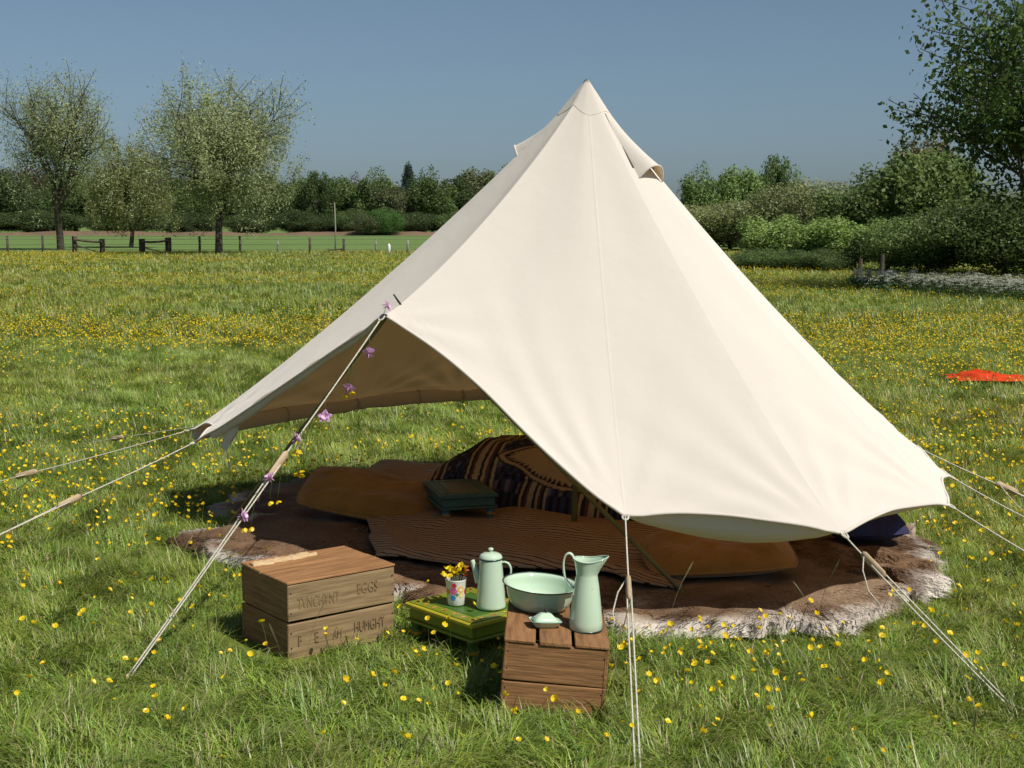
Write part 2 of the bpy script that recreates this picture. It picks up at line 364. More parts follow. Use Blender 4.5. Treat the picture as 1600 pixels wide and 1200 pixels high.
# seam down the middle of the two wide door panels
# rolled-up walls under the eaves
for i in (1, 2, 5, 6, 7, 8, 9, 10, 11):
    hem = hem_lines[i].copy(); m = len(hem); k = np.linspace(0, 1, m)
    inn = np.stack([CX - hem[:, 0], CY - hem[:, 1], 0 * k], 1); inn /= np.linalg.norm(inn, axis=1)[:, None]
    sagk = 4 * k * (1 - k)
    if i in (1, 2):
        dep = (0.105 if i == 1 else 0.03) * sagk + 0.012
        rows = [hem + inn * .012, hem + inn * .03 - np.outer(dep * .5, [0, 0, 1]), hem + inn * .055 - np.outer(dep, [0, 0, 1]), hem + inn * .085 - np.outer(dep * .7, [0, 0, 1]), hem + inn * .08 + np.array([0, 0, .03])]
        v = np.stack(rows, 1); tpart('rolled_wall', v.reshape(-1, 3), grid_faces(m, 5), M_canvas)
    else:
        c = hem + inn * 0.03 - np.outer(0.024 + 0.018 * sagk, [0, 0, 1])
        v, f = tube(c, 0.03, 10, 0.036 + 0.01 * sagk); rw = tpart('rolled_wall', v, f, M_canvas)
        for q in (0.0, 0.5):
            j = int(q * (m - 1)); loop = [c[j] + 0.042 * (math.cos(x) * inn[j] + math.sin(x) * np.array([0, 0, 1.15])) for x in np.linspace(0, 2 * math.pi, 14)]
            v, f = tube(loop, 0.004, 5); tpart('tie', v, f, M_rope, parent=rw)
# door flaps rolled back along both door edges
for hem, rev in ((hem_lines[NG - 1], False),):
    h = hem if not rev else hem[::-1]                 # from the low corner up to the tip
    k = np.linspace(0, 1, len(h)); inn = np.array([CX, CY, 0.6]) - h; inn /= np.linalg.norm(inn, axis=1)[:, None]
    up_ = APEX - h; up_ /= np.linalg.norm(up_, axis=1)[:, None]; wdt = .055 + .10 * (1 - k) ** 1.4; rows = []
    for q, (x_, z_) in enumerate(((.02, -.004), (.1, -.035), (.35, -.06), (.7, -.062), (1.0, -.03), (.8, -.012))):
        rows.append(h + up_ * (wdt * x_)[:, None] + np.outer(np.full(len(h), z_) * (.55 + .6 * (1 - k)) - .006 * np.sin(k * 23 + q), [0, 0, 1]))
    st_ = np.stack(rows, 1)[3:-2]; c = st_[:, 2]
    fl = tpart('rolled_door_flap', st_.reshape(-1, 3), grid_faces(len(st_), 6), M_canvas)
    if not rev:
        end = c[0]; d = c[2] - c[0]; d /= np.linalg.norm(d)
        fan = []
        for a in range(9):
            x = (a / 8 - .5) * 2
            fan.append([end + d * (0.16 + 0.10 * x) + np.array([0, 0, 0.05]), end + d * (0.13 + 0.085 * x) + np.array([0, 0, -0.03]) + inn[0] * (.01 + .012 * math.sin(a * 1.3)), end + d * (0.10 + .055 * x) + np.array([0, 0, -0.10 + 0.045 * x * x])])
        fa = np.array(fan); tpart('loose_flap', fa.reshape(-1, 3), grid_faces(9, 3), M_canvas, parent=fl)
        v, f = tube(line(end + d * .10 + np.array([0, 0, -.09]), end + d * .105 + np.array([.01, 0, -.21]), 5), 0.003, 5); tpart('tie', v, f, M_rope, parent=fl)
# the cap over the top of the pole
n = 70; rows = []
for q, (tt_, lift) in enumerate(((0.0, 0.016), (0.012, 0.012), (0.035, 0.009), (0.065, 0.004), (0.078, 0.0022))):
    row = []
    for a in range(n):
        fi = a / n * NG; i = int(fi); s = fi - i; tq = tt_ * (1 + (0.10 * math.sin(a / n * 6.283 * 3 + 1) if q == 4 else 0))
        p = roof(i, s, max(tq, 0.004)); d = p - np.array([APEX[0], APEX[1], p[2] - .05]); d /= np.linalg.norm(d)
        row.append(p + d * lift)
    rows.append(row)
v = np.array(rows).transpose(1, 0, 2).reshape(-1, 3); f = [tuple(q) for q in grid_faces(n, 5, True)] + [tuple(a * 5 for a in range(n))]
tpart('apex_cap', v, f, M_canvas)
# hooded vents
def vent(gi, s0, t0, t1, half, lift):
    nu, nv = 15, 14; v = np.zeros((nu, nv, 3)); c = np.zeros((nu, nv, 3))
    e = roof(gi, s0, .5) - APEX; side = np.cross(e, [0, 0, 1]); side /= np.linalg.norm(side); nrm = np.cross(side, e); nrm /= np.linalg.norm(nrm)
    if nrm[2] < 0: nrm = -nrm
    for a in range(nu):
        x = a / (nu - 1) * 2 - 1
        for b in range(nv):
            k = b / (nv - 1); t = t0 + (t1 - t0) * k
            p = roof(gi, s0, t) + side * x * half * (0.18 + .82 * k)
            v[a, b] = p + nrm * (0.006 + lift * k ** 1.6 * (1 - abs(x) ** 2.2)) + np.array([0, 0, -.03]) * k * abs(x) ** 3
    o = tpart('vent_hood', v.reshape(-1, 3), grid_faces(nu, nv), M_canvas)
    hv, hf = tube(v[:, -1], 0.005, 6); tpart('hood_hem', hv, hf, M_canvas, parent=o)
    mesh_pts = [roof(gi, s0, t1 - (t1 - t0) * .12) + side * x * half * .9 + nrm * 0.004 for x in np.linspace(-1, 1, 7)] + [roof(gi, s0, t1 - (t1 - t0) * .6) + side * x * half * .4 + nrm * 0.004 for x in np.linspace(1, -1, 7)]
    tpart('vent_mesh', mesh_pts, [tuple(range(14))], pmat('vent_mesh_cloth', (0.06, 0.04, 0.022), None, 5, 0.9), False, parent=o)
vent(2, 0.75, 0.075, 0.225, 0.095, 0.07)
vent(11, 0.75, 0.085, 0.165, 0.05, 0.06)
# poles
def pole(name, a, b, r):
    v, f = tube(line(a, b, 6), r, 12); return tpart(name, v, f, M_pole)
cp = pole('centre_pole', np.array([.325, 6.99, .06]), APEX + np.array([0, 0, -.03]), 0.016)
foot_r = G(1093, 952, 0.02); foot_l = G(345, 836, 0.0); tipA = A_ + (APEX - A_) * .06 + np.array([.03, .03, -.06])
pole('door_frame_pole', foot_r, P(629, 481, 6.31), 0.011); pole('door_frame_pole', foot_l, P(603, 497, 6.25), 0.008)
sv, sf = tube([tipA, tipA + np.array([-.03, -.03, .05]), tipA + np.array([-.048, -.048, .08])], [.006, .005, .004], 8); tpart('pole_spike', sv, sf, M_dark)
sp0 = G(1256, 862, 0.0); pole('side_pole', sp0, (sp0[0], sp0[1], 0.98), 0.010)
# guy ropes
def guy(a, g, k, loop=True, double=True, offs=0.012):
    a = np.asarray(a, float); g = np.asarray(g, float); m = a + (g - a) * k; d = (g - a) / np.linalg.norm(g - a); side = np.cross(d, [0, 0, 1]); side /= np.linalg.norm(side)
    parts = [tube(line(a, m, 12, 0.006), 0.0036, 6)]
    if double:
        parts += [tube(line(m + side * offs, g + side * .008, 12, 0.006), 0.0034, 6), tube(line(m - side * offs, g - side * .008, 12, 0.0), 0.0034, 6)]
    v, f = join(parts); r = tpart('guy_rope', v, f, M_rope)
    if double:
        c = m; h = 0.07
        v, f = tube(np.array([c - d * h, c - d * h * .8, c + d * h * .8, c + d * h]), [0.006, 0.0105, 0.0105, 0.006], 8, [0.010, 0.019, 0.019, 0.010]); tpart('slider', v, f, M_slider, parent=r)
        tail = [m - d * .05 + side * .01, m - d * .02 + side * .04 + np.array([0, 0, -.03]), m + d * .04 + side * .06 + np.array([0, 0, -.07]), m + d * .1 + side * .05 + np.array([0, 0, -.085])]
        v, f = tube(tail, 0.003, 5); tpart('rope_tail', v, f, M_rope, parent=r)
    lp = [a + d * .0 + side * .012 * math.sin(x) - d * .02 * math.cos(x) + d * .01 for x in np.linspace(0, 2 * math.pi, 12)]
    v, f = tube(lp, 0.005, 5); tpart('rope_loop', v, f, M_rope, parent=r)
    pg = tube([g + np.array([0, 0, -.12]) - d * np.array([.05, .05, 0]), g + np.array([0, 0, .02])], 0.008, 6); tpart('peg', *pg, M_slider, parent=r)
    return r
door_g = G(198, 1062, 0.0)
guy(A_ + np.array([-.005, -.005, -.005]), door_g, 0.455)
guy(B_, np.array([0.385, 3.95, 0.0]), 0.32, offs=0.008)
guy(C_, G(1583, 1108, 0.0), 0.2)
guy(D_, np.array([2.75, 5.22, 0.0]), 0.5)
guy(E_, np.array([3.05, 6.35, 0.0]), 0.5)
guy(GUY[5], np.array([3.3, 7.45, 0.0]), 0.5)
g2 = G(-150, 905, 0.0); guy(L2, g2, 0.47)
g1 = G(-160, 795, 0.0); guy(L1, g1, 0.56)
guy(GUY[11], G(105, 697, 0.0), 0.8)

# ------------------------------------------------------------------ rugs, hides and bedding
COVER = []                                   # ground polygons where no grass grows through
def poly_px(pts, z=.06): return np.array([G(x, y, z)[:2] for x, y in pts])
def densify(poly, n=110, seed=0, amp=0.03):
    p = np.vstack([poly, poly[:1]]); d = np.r_[0, np.cumsum(np.linalg.norm(np.diff(p, axis=0), axis=1))]
    k = np.linspace(0, d[-1], n, endpoint=False); q = np.stack([np.interp(k, d, p[:, c]) for c in (0, 1)], 1)
    for _ in range(3): q = 0.5 * q + 0.25 * (np.roll(q, 1, 0) + np.roll(q, -1, 0))
    c = q.mean(0); out = (q - c) / np.linalg.norm(q - c, axis=1)[:, None]
    return q + out * (amp * (vnoise(k * 6, k * 0 + seed, seed) + 0.5 * vnoise(k * 17, k * 0, seed + 3)))[:, None]
def hide(px, label, seed, zb=0.08, white=(0.75, 1.0), dark=(0.105, 0.058, 0.034), mid=(0.25, 0.155, 0.092), wside=None, nstr=18000, ln=0.032, lump=0.02, gate=.42):
    b = densify(poly_px(px), 150, seed, 0.095); COVER.append(b); c = b.mean(0); nb, nr = len(b), 16
    rr = np.linspace(0.0, 1, nr) ** .8; rr[0] = 0.02; rr[-2] = .965
    xy = c + (b - c)[:, None] * rr[None, :, None]
    r2 = np.broadcast_to(rr, (nb, nr))
    z = zb + lump * fbm(xy[..., 0] * 5, xy[..., 1] * 5, seed) - (r2 ** 8) * (zb - 0.06) + 0.02 * np.maximum(0, vnoise(xy[..., 0] * 9, xy[..., 1] * 9, seed + 5)) * r2 ** 2
    z[:, -1] = .02
    v = np.dstack([xy, z])
    wh = np.array([0.86, 0.80, 0.72]); dk, md = np.array(dark), np.array(mid)
    def colour(x, y, r):
        n1 = 0.5 + 0.5 * fbm(x * 4, y * 4, seed + 2); n1 = np.clip(n1 * 1.3 - .1, 0, 1)
        col = dk + (md - dk) * n1[..., None]
        e = np.clip((r - white[0]) / (white[1] - white[0] + 1e-6) + 0.35 * vnoise(x * 7, y * 7, seed + 8), 0, 1) * np.clip(gate + 1.9 * vnoise(x * 3.6, y * 3.6, seed + 21), 0, 1)
        if wside is not None: e = e * np.clip(((x - c[0]) * wside[0] + (y - c[1]) * wside[1]) * 4 + 0.1, 0, 1)
        return col * (1 - e[..., None]) + wh * e[..., None]
    root_ = empty('deer_hide', (c[0], c[1], 0), label=label, cat='animal hide', group='deer hides on the grass')
    off = np.array([c[0], c[1], 0])
    obj('skin', mesh('skin', v.reshape(-1, 3) - off, grid_faces(nb, nr, True), True, colour(xy[..., 0], xy[..., 1], r2).reshape(-1, 3), M_hide), root_)
    rg = np.random.default_rng(seed); a = rg.random(nstr) * nb; r = np.sqrt(rg.random(nstr)) * 1.0
    i0 = a.astype(int) % nb; i1 = (i0 + 1) % nb; fr = (a - a.astype(int))[:, None]
    bp = b[i0] * (1 - fr) + b[i1] * fr; q = c + (bp - c) * r[:, None]
    j = np.clip(np.interp(r, rr, np.arange(nr)), 0, nr - 1.001); j0 = j.astype(int); fj = j - j0
    zz = z[i0, j0] * (1 - fj) + z[i0, j0 + 1] * fj
    flow = (bp - c) / np.linalg.norm(bp - c, axis=1)[:, None]
    ang = np.arctan2(flow[:, 1], flow[:, 0]) + 1.1 * fbm(q[:, 0] * 3, q[:, 1] * 3, seed + 11) + rg.normal(0, .35, nstr)
    L = ln * rg.uniform(.55, 1.3, nstr) * (0.75 + 0.25 * r ** 3); rise = rg.uniform(.04, .34, nstr)
    d = np.stack([np.cos(ang), np.sin(ang), rise], 1); d /= np.linalg.norm(d, axis=1)[:, None]
    p0 = np.column_stack([q, zz - .003]); p1 = p0 + d * L[:, None] * .55; d2 = d.copy(); d2[:, 2] -= .45; p2 = p1 + d2 * L[:, None] * .5
    sd = np.stack([-np.sin(ang), np.cos(ang), 0 * ang], 1) * rg.uniform(.0014, .003, nstr)[:, None]
    fv = np.stack([p0 - sd, p0 + sd, p1 - sd * .8, p1 + sd * .8, p2], 1).reshape(-1, 3) - off
    k = np.arange(nstr)[:, None] * 5
    ff = np.concatenate([k + np.array([[0, 1, 3]]), k + np.array([[0, 3, 2]]), k + np.array([[2, 3, 4]])])
    cc = colour(q[:, 0], q[:, 1], r) * rg.uniform(.7, 1.25, nstr)[:, None]
    fo = obj('fur', mesh('fur', fv, ff, False, np.repeat(cc, 5, 0), M_fur), root_); fo['kind'] = 'stuff'
hide([(445, 752), (350, 785), (345, 800), (400, 828), (520, 838), (640, 800), (600, 770), (520, 745)], 'greyish deer hide with pale tufts behind the left orange cushion', 11, white=(.8, 1.0), wside=(-1, .4), mid=(.30, .24, .19))
hide([(274, 842), (330, 828), (430, 800), (560, 806), (620, 850), (700, 890), (690, 935), (610, 935), (520, 905), (430, 882), (350, 862)], 'brown deer hide with white belly fur edge behind the stencilled crate', 12, zb=.09, white=(.87, 1.0), nstr=26000)
hide([(600, 878), (700, 868), (860, 880), (990, 900), (1010, 968), (900, 965), (760, 950), (640, 930)], 'dark brown deer hide under the edge of the striped rug', 13, zb=.09, white=(.88, 1.02), nstr=24000)
hide([(945, 965), (1010, 905), (1180, 880), (1330, 870), (1420, 890), (1400, 945), (1310, 972), (1230, 965), (1160, 985), (1040, 985)], 'deer hide with broad white edge beneath the right cushion', 14, zb=.09, gate=.95, white=(.80, 1.0), wside=(.25, -1), nstr=26000, mid=(.34, .24, .16))
hide([(1150, 845), (1300, 838), (1395, 836), (1432, 828), (1450, 850), (1440, 880), (1468, 912), (1440, 935), (1390, 905), (1290, 895), (1160, 890)], 'ragged deer hide with white tufts at the right end of the tent', 15, zb=.09, gate=.8, white=(.66, .92), wside=(1, 0), nstr=26000, ln=.045, lump=.05, dark=(.13, .075, .045))

def draped(name, quad_px, nu, nv, zf, mat, edge=0.02, seed=0, **k):
    q = [G(x, y, .11)[:2] for x, y in quad_px]; u, v = np.meshgrid(np.linspace(0, 1, nu), np.linspace(0, 1, nv), indexing='ij')
    xy = (q[0] * ((1 - u) * (1 - v))[..., None] + q[1] * (u * (1 - v))[..., None] + q[2] * (u * v)[..., None] + q[3] * ((1 - u) * v)[..., None])
    m = np.minimum(np.minimum(u, 1 - u), np.minimum(v, 1 - v))
    xy = xy + (edge * np.clip(1 - m * 8, 0, 1))[..., None] * np.dstack([vnoise(xy[..., 0] * 5, xy[..., 1] * 5, seed), vnoise(xy[..., 0] * 5, xy[..., 1] * 5, seed + 2)])
    z = zf(xy[..., 0], xy[..., 1], u, v)
    c = xy.reshape(-1, 2).mean(0); COVER.append(np.array(q))
    vv = np.dstack([xy, z]).reshape(-1, 3) - np.array([c[0], c[1], 0])
    o = obj(name, mesh(name, vv, grid_faces(nu, nv), True, mat=mat), loc=(c[0], c[1], 0), **k)
    uvl = o.data.uv_layers.new(name='UVMap'); li = np.zeros(len(o.data.loops), np.int32); o.data.loops.foreach_get('vertex_index', li)
    uvl.data.foreach_set('uv', np.stack([u.ravel()[li], v.ravel()[li]], 1).ravel().astype(np.float32))
    md = o.modifiers.new('thick', 'SOLIDIFY'); md.thickness = 0.008; md.offset = -1
    return o
def striped_mat():
    m, t, out = new_mat('brown_striped_wool')
    tc = N(t, 'ShaderNodeTexCoord'); mp = N(t, 'ShaderNodeMapping'); mp.inputs['Rotation'].default_value = (0, 0, 0.55); t.links.new(tc.outputs['Object'], mp.inputs['Vector'])
    wv = N(t, 'ShaderNodeTexWave', Scale=9.5, Distortion=3.2, Detail=2.0); wv.inputs['Detail Scale'].default_value = 1.2; wv.bands_direction = 'Y'; t.links.new(mp.outputs[0], wv.inputs['Vector'])
    no = N(t, 'ShaderNodeTexNoise', Scale=7.0, Detail=5.0); t.links.new(tc.outputs['Object'], no.inputs['Vector'])
    a = N(t, 'ShaderNodeMix', data_type='RGBA'); a.inputs['A'].default_value = (.44, .285, .17, 1); a.inputs['B'].default_value = (.31, .19, .11, 1); t.links.new(no.outputs[0], a.inputs['Factor'])
    r = N(t, 'ShaderNodeMapRange'); r.inputs['From Min'].default_value = .17; r.inputs['From Max'].default_value = .06; t.links.new(wv.outputs['Fac'], r.inputs['Value'])
    b = N(t, 'ShaderNodeMix', data_type='RGBA'); b.inputs['B'].default_value = (.035, .024, .018, 1); t.links.new(a.outputs['Result'], b.inputs['A']); t.links.new(r.outputs[0], b.inputs['Factor'])
    p = N(t, 'ShaderNodeBsdfPrincipled', Roughness=.95); p.inputs['Specular IOR Level'].default_value = .1; t.links.new(b.outputs['Result'], p.inputs['Base Color'])
    n2 = N(t, 'ShaderNodeTexNoise', Scale=160.0); t.links.new(tc.outputs['Object'], n2.inputs['Vector']); bp = N(t, 'ShaderNodeBump', Strength=.5, Distance=.006); t.links.new(n2.outputs[0], bp.inputs['Height']); t.links.new(bp.outputs[0], p.inputs['Normal'])
    t.links.new(p.outputs[0], out.inputs[0]); return m
draped('striped_rug', [(590, 872), (1060, 915), (1150, 815), (540, 768)], 90, 60, lambda x, y, u, v: .15 + .018 * fbm(x * 3.2, y * 3.2, 3) + .010 * np.sin(x * 11 + y * 7 + 2 * vnoise(x * 2, y * 2, 1)) - .03 * np.clip(1 - np.minimum(np.minimum(u, 1 - u), np.minimum(v, 1 - v)) * 14, 0, 1), striped_mat(), .05, 2,
       label='brown woollen rug with thin black wavy stripes across the tent floor', cat='rug')
draped('tan_blanket', [(545, 752), (735, 770), (735, 728), (590, 722)], 40, 30, lambda x, y, u, v: .12 + .02 * fbm(x * 4, y * 4, 8) + .012 * np.sin(u * 9), M_tanrug, .05, 4, label='tan woven blanket lying behind the low teal table', cat='blanket')
draped('grey_sheet', [(590, 735), (720, 735), (725, 716), (600, 716)], 24, 14, lambda x, y, u, v: .09 + .025 * fbm(x * 5, y * 5, 9) - .02 * v, pmat('grey_linen', (.42, .41, .42), (.34, .33, .34), 6, .9, .3, 60, .1), .04, 6, label='pale grey sheet edge showing behind the tan blanket', cat='sheet')

# patterned bedding heap
def bedding():
    nu, nv = 420, 240; u, v = np.meshgrid(np.linspace(0, 1, nu), np.linspace(-1, 1, nv), indexing='ij')
    p0, p1 = np.array([-.42, 8.11]), np.array([1.55, 7.03]); ax = (p1 - p0) / np.linalg.norm(p1 - p0); L = np.linalg.norm(p1 - p0); sd = np.array([-ax[1], ax[0]])   # sd points away from the camera
    endr = np.sqrt(np.clip(1 - np.clip((.14 - u) / .14, 0, 1) ** 2, 0, 1)) * np.sqrt(np.clip(1 - np.clip((u - .9) / .1, 0, 1) ** 2, 0, 1)); endr = .12 + .88 * endr
    hw = .45 * (.75 + .25 * endr) + .03 * vnoise(u * 7, v, 3)
    hgt = np.interp(u, [0, .06, .16, .34, .55, .8, .94, 1], [.03, .22, .36, .385, .33, .25, .17, .02])
    prof = np.clip(1 - np.abs(v) ** 2.6, 0, 1) ** .62
    z = .11 + hgt * prof + prof * .028 * fbm(u * 6, v * 2.2, 21) + .012 * np.sin(u * 46 + 3 * vnoise(u * 6, v * 3, 2)) * np.clip(np.abs(v) * 1.6 - .5, 0, 1) * endr
    xy = p0 + ax * (u * L)[..., None] + sd * (v * hw + .02 * np.sin(u * 30 + v * 2) * (np.abs(v) > .85))[..., None]
    tan = np.array([.42, .265, .13]); blk = np.array([.03, .024, .024]); mar = np.array([.11, .055, .045]); navy = np.array([.045, .045, .08]); ol = np.array([.36, .28, .15]); plum = np.array([.15, .11, .13])
    uu = u + .012 * vnoise(u * 9, v * 5, 6) + .05 * v * v * (u - .5)
    ph = (uu * 6.2) % 1.0; col = np.zeros((nu, nv, 3))
    k = (ph * 20).astype(int); stripe_cols = [blk, tan, blk, mar, tan, ol, blk, tan, mar, blk, ol]
    for q in range(11): col[k == q] = stripe_cols[q]
    chk = k >= 11; cu = ((uu * 95).astype(int) + (v * 17 + 40).astype(int)); col[chk] = np.where((cu % 2 == 0)[chk][:, None], navy, blk * .8)
    bl = chk & ((uu * 95).astype(int) % 3 == 0) & ((v * 17 + 40).astype(int) % 3 == 0); col[bl] = plum
    # lozenge with a saw-toothed border on the crown of the heap
    uc, vc = .45, -.64; du, dv = (uu - uc) / .21, (v - vc) / .27
    d = np.abs(du) ** 1.5 + np.abs(dv) ** 1.5; ang = np.arctan2(dv, du)
    tooth = .66 + .16 * ((ang * 9.5) % 1.0)
    col[d < 1.0] = blk; col[d < .95] = tan; col[(d < .84)] = blk; col[d < tooth] = tan * 1.05
    inner = (np.abs(du) < .16) & (np.abs(dv) < .3) & (d < .5); col[inner] = blk; col[(np.abs(du) < .1) & (np.abs(dv) < .2)] = mar
    vv = np.dstack([xy, z]).reshape(-1, 3) - np.array([.68, 8.26, 0])
    COVER.append(np.array([p0 - sd * .6, p1 - sd * .6, p1 + sd * .45, p0 + sd * .45]))
    m = pmat('patterned_wool', (1, 1, 1), (.82, .82, .82), 14, .95, .4, 160, .1, vcol=True)
    obj('bedding_heap', mesh('bedding_heap', vv, grid_faces(nu, nv), True, col.reshape(-1, 3), m), loc=(.68, 8.26, 0), label='heaped bedding under a dark patterned throw with tan lozenge', cat='bedding')
bedding()
def cushion(name, c, l, wd, th, rot, mat, label, seed=0, cat_='cushion'):
    n = 40; u, v = np.meshgrid(np.linspace(-1, 1, n), np.linspace(-1, 1, n), indexing='ij')
    pinch = 1 - .10 * np.abs(u) ** 3.5; pin2 = 1 - .09 * np.abs(v) ** 3.5
    x = u * l / 2 * pin2; y = v * wd / 2 * pinch
    puff = (np.clip(1 - np.abs(u) ** 2.6, 0, 1) * np.clip(1 - np.abs(v) ** 2.6, 0, 1)) ** .55
    cr = 0.03 * fbm(u * 2.2, v * 2.2, seed) + .010 * np.sin(9 * u + 5 * vnoise(u * 2, v * 2, seed)) * np.abs(v)
    for a_ in (-1, 1):                                   # creases gathered at the four corners
        for b_ in (-1, 1):
            dx_, dy_ = u - a_ * .95, v - b_ * .95; cr = cr + .016 * np.sin(np.arctan2(dy_, dx_) * 17 + seed + a_ + 2 * b_) * np.exp(-np.hypot(dx_, dy_) * 2.2) * np.clip(np.hypot(dx_, dy_) * 3, 0, 1)
    cr = cr - .02 * np.exp(-((u - .15) ** 2 / .1 + (v + .1) ** 2 / .25)) + .008 * np.abs(vnoise(u * 3.1 + 7, v * 2.3, seed + 4))
    zt = th / 2 * puff + cr * puff; zb = -th / 2 * puff * .8
    top = np.dstack([x, y, zt]).reshape(-1, 3); bot = np.dstack([x, y, zb]).reshape(-1, 3)
    f1 = grid_faces(n, n); f2 = f1[:, ::-1] + n * n
    root_ = obj(name, mesh(name, np.vstack([top, bot]), np.vstack([f1, f2]), True, mat=mat), loc=c, rot=rot, label=label, cat=cat_)
    e = [i for i in range(n)]; ring = [(i, 0) for i in e] + [(n - 1, i) for i in e[1:]] + [(i, n - 1) for i in e[::-1][1:]] + [(0, i) for i in e[::-1][1:]]
    pts = [top[i * n + j] for i, j in ring]; v_, f_ = tube(pts, .006, 6); obj('piping', mesh('piping', v_, f_, True, mat=mat), root_)
    return root_
cl = G(578, 800, .12); cushion('cushion', (cl[0], cl[1] + .03, .205), .78, .40, .16, (R(24), R(8), R(-12)), M_must, 'mustard velvet cushion lying left of the low teal table', 3)
cr_ = G(1118, 905, .1); cushion('cushion', (cr_[0] + .03, cr_[1] + .16, .19), .70, .42, .17, (R(13), R(-2), R(4)), M_must, 'mustard velvet cushion under the right side of the tent', 5)
cn = G(1352, 850, .1); cushion('cushion', (cn[0], cn[1] + .1, .19), .42, .34, .17, (R(10), 0, R(8)), M_navy, 'dark navy cushion at the right end of the tent', 8)

# ------------------------------------------------------------------ low tables
def basis(o, ex, ey):
    ex = np.array([ex[0], ex[1], 0.0]); ex /= np.linalg.norm(ex); ey = np.array([-ex[1], ex[0], 0.0])
    return math.atan2(ex[1], ex[0])
def low_table(c, lx, ly, h, rz, label, cols, zground=0.0):
    t = empty('low_table', (c[0], c[1], zground), rz, label=label, cat='table')
    base, edge, panel, ring1, ring2, dots = cols
    mb = pmat(label[:8] + 'frame', base, tuple(x * .7 for x in base), 9, .4, .1, 30, .4)
    me_ = pmat(label[:8] + 'edge', edge, tuple(x * .75 for x in edge), 14, .4, .1, 30, .4)
    mp_ = pmat(label[:8] + 'panel', panel, tuple(x * .65 for x in panel), 6, .35, .1, 30, .4)
    md_ = [pmat(label[:8] + 'dot%d' % i, d, None, 9, .5) for i, d in enumerate(dots)]
    m1, m2 = pmat(label[:8] + 'ring_a', ring1, None, 9, .4), pmat(label[:8] + 'ring_b', ring2, None, 9, .4)
    obj('table_top', box_mesh('table_top', lx, ly, .018, me_, .004), t, (0, 0, h - .009))
    # painted field: a sunk centre panel between a raised frame
    bw = .055
    for (x, y, a, b) in ((0, ly / 2 - bw / 2 - .012, lx - .024, bw), (0, -ly / 2 + bw / 2 + .012, lx - .024, bw), (lx / 2 - bw / 2 - .012, 0, bw, ly - .024 - 2 * bw), (-lx / 2 + bw / 2 + .012, 0, bw, ly - .024 - 2 * bw)):
        obj('border_strip', box_mesh('border_strip', a - .002, b - .002, .006, mb, .0015), t, (x, y, h + .0015))
    obj('centre_panel', box_mesh('centre_panel', lx - .024 - 2 * bw - .012, ly - .024 - 2 * bw - .012, .005, mp_, .0015), t, (0, 0, h + .001))
    rr = random.Random(4); dv = {0: [], 1: [], 2: []}
    for k in range(26):
        u = (k + .5) / 26; per = 2 * (lx + ly); s = u * per
        if s < lx: x, y = s - lx / 2, -ly / 2 + .04
        elif s < lx + ly: x, y = lx / 2 - .04, s - lx - ly / 2
        elif s < 2 * lx + ly: x, y = s - lx - ly - lx / 2, ly / 2 - .04
        else: x, y = -lx / 2 + .04, s - 2 * lx - ly - ly / 2
        x = max(-lx / 2 + .04, min(lx / 2 - .04, x)); y = max(-ly / 2 + .04, min(ly / 2 - .04, y))
        for q in range(3):
            a0 = rr.uniform(0, 6.28); ox, oy = (0, 0) if q == 0 else (.013 * math.cos(a0), .013 * math.sin(a0)); rad = .0085 if q == 0 else .0055
            dv[(k + q) % 3].append([(x + ox + rad * math.cos(a), y + oy + rad * .8 * math.sin(a), h + .0053 + .0004 * q) for a in np.linspace(0, 2 * math.pi, 8, endpoint=False)])
    for q in range(3):
        vs = np.array(dv[q]).reshape(-1, 3); fs = np.arange(len(vs)).reshape(-1, 8)
        o = obj('painted_flowers', mesh('painted_flowers', vs, fs, mat=md_[q]), t); o['kind'] = 'stuff'
    for sx, sy, a, b in ((0, 1, lx - .03, .018), (0, -1, lx - .03, .018), (1, 0, .018, ly - .068), (-1, 0, .018, ly - .068)):
        obj('apron', box_mesh('apron', a, b, .045, mb, .002), t, (sx * (lx / 2 - .024), sy * (ly / 2 - .024), h - .018 - .0235))
    obj('lower_moulding', box_mesh('lower_moulding', lx - .002, ly - .002, .010, mb, .003), t, (0, 0, h - .018 - .046 - .006))
    for sx in (1, -1):
        for sy in (1, -1):
            hh = h - .075; pr = [(.001, 0), (.016, 0), (.019, hh * .12), (.015, hh * .25), (.024, hh * .42), (.026, hh * .55), (.018, hh * .7), (.024, hh * .85), (.026, hh), (.001, hh)]
            v, f = lathe(pr, 16); lg = obj('leg', mesh('leg', v, f, True, mat=m1), t, (sx * (lx / 2 - .035), sy * (ly / 2 - .035), 0))
            v, f = lathe([(.0235, hh * .36), (.0275, hh * .48), (.0235, hh * .6)], 16); obj('leg_ring', mesh('leg_ring', v, f, True, mat=m2), lg)
    return t
TH = .165
tl, tf, tb = G(632, 941, TH), G(737, 977, TH), G(748, 917, TH)
ex = tf - tl; rz = math.atan2(ex[1], ex[0]); lx = np.linalg.norm(ex[:2]); ey = np.array([-math.sin(rz), math.cos(rz), 0]); ly = .36
tc_ = tl + ex * .5 + ey * ly / 2
low_table(tc_, lx, ly, TH, rz, 'low green painted table with yellow flowered border on the grass', ((.20, .25, .02), (.50, .42, .03), (.07, .17, .03), (.05, .12, .02), (.5, .3, .02), ((.5, .05, .03), (.55, .36, .03), (.55, .25, .16))))
table_poly = [(tc_ + np.array([math.cos(rz) * a * lx - math.sin(rz) * b * ly, math.sin(rz) * a * lx + math.cos(rz) * b * ly, 0]))[:2] for a, b in ((-.5, -.5), (.5, -.5), (.5, .5), (-.5, .5))]
c1, c2, c3 = G(648, 754, .275), G(689, 778, .275), G(779, 773, .275)
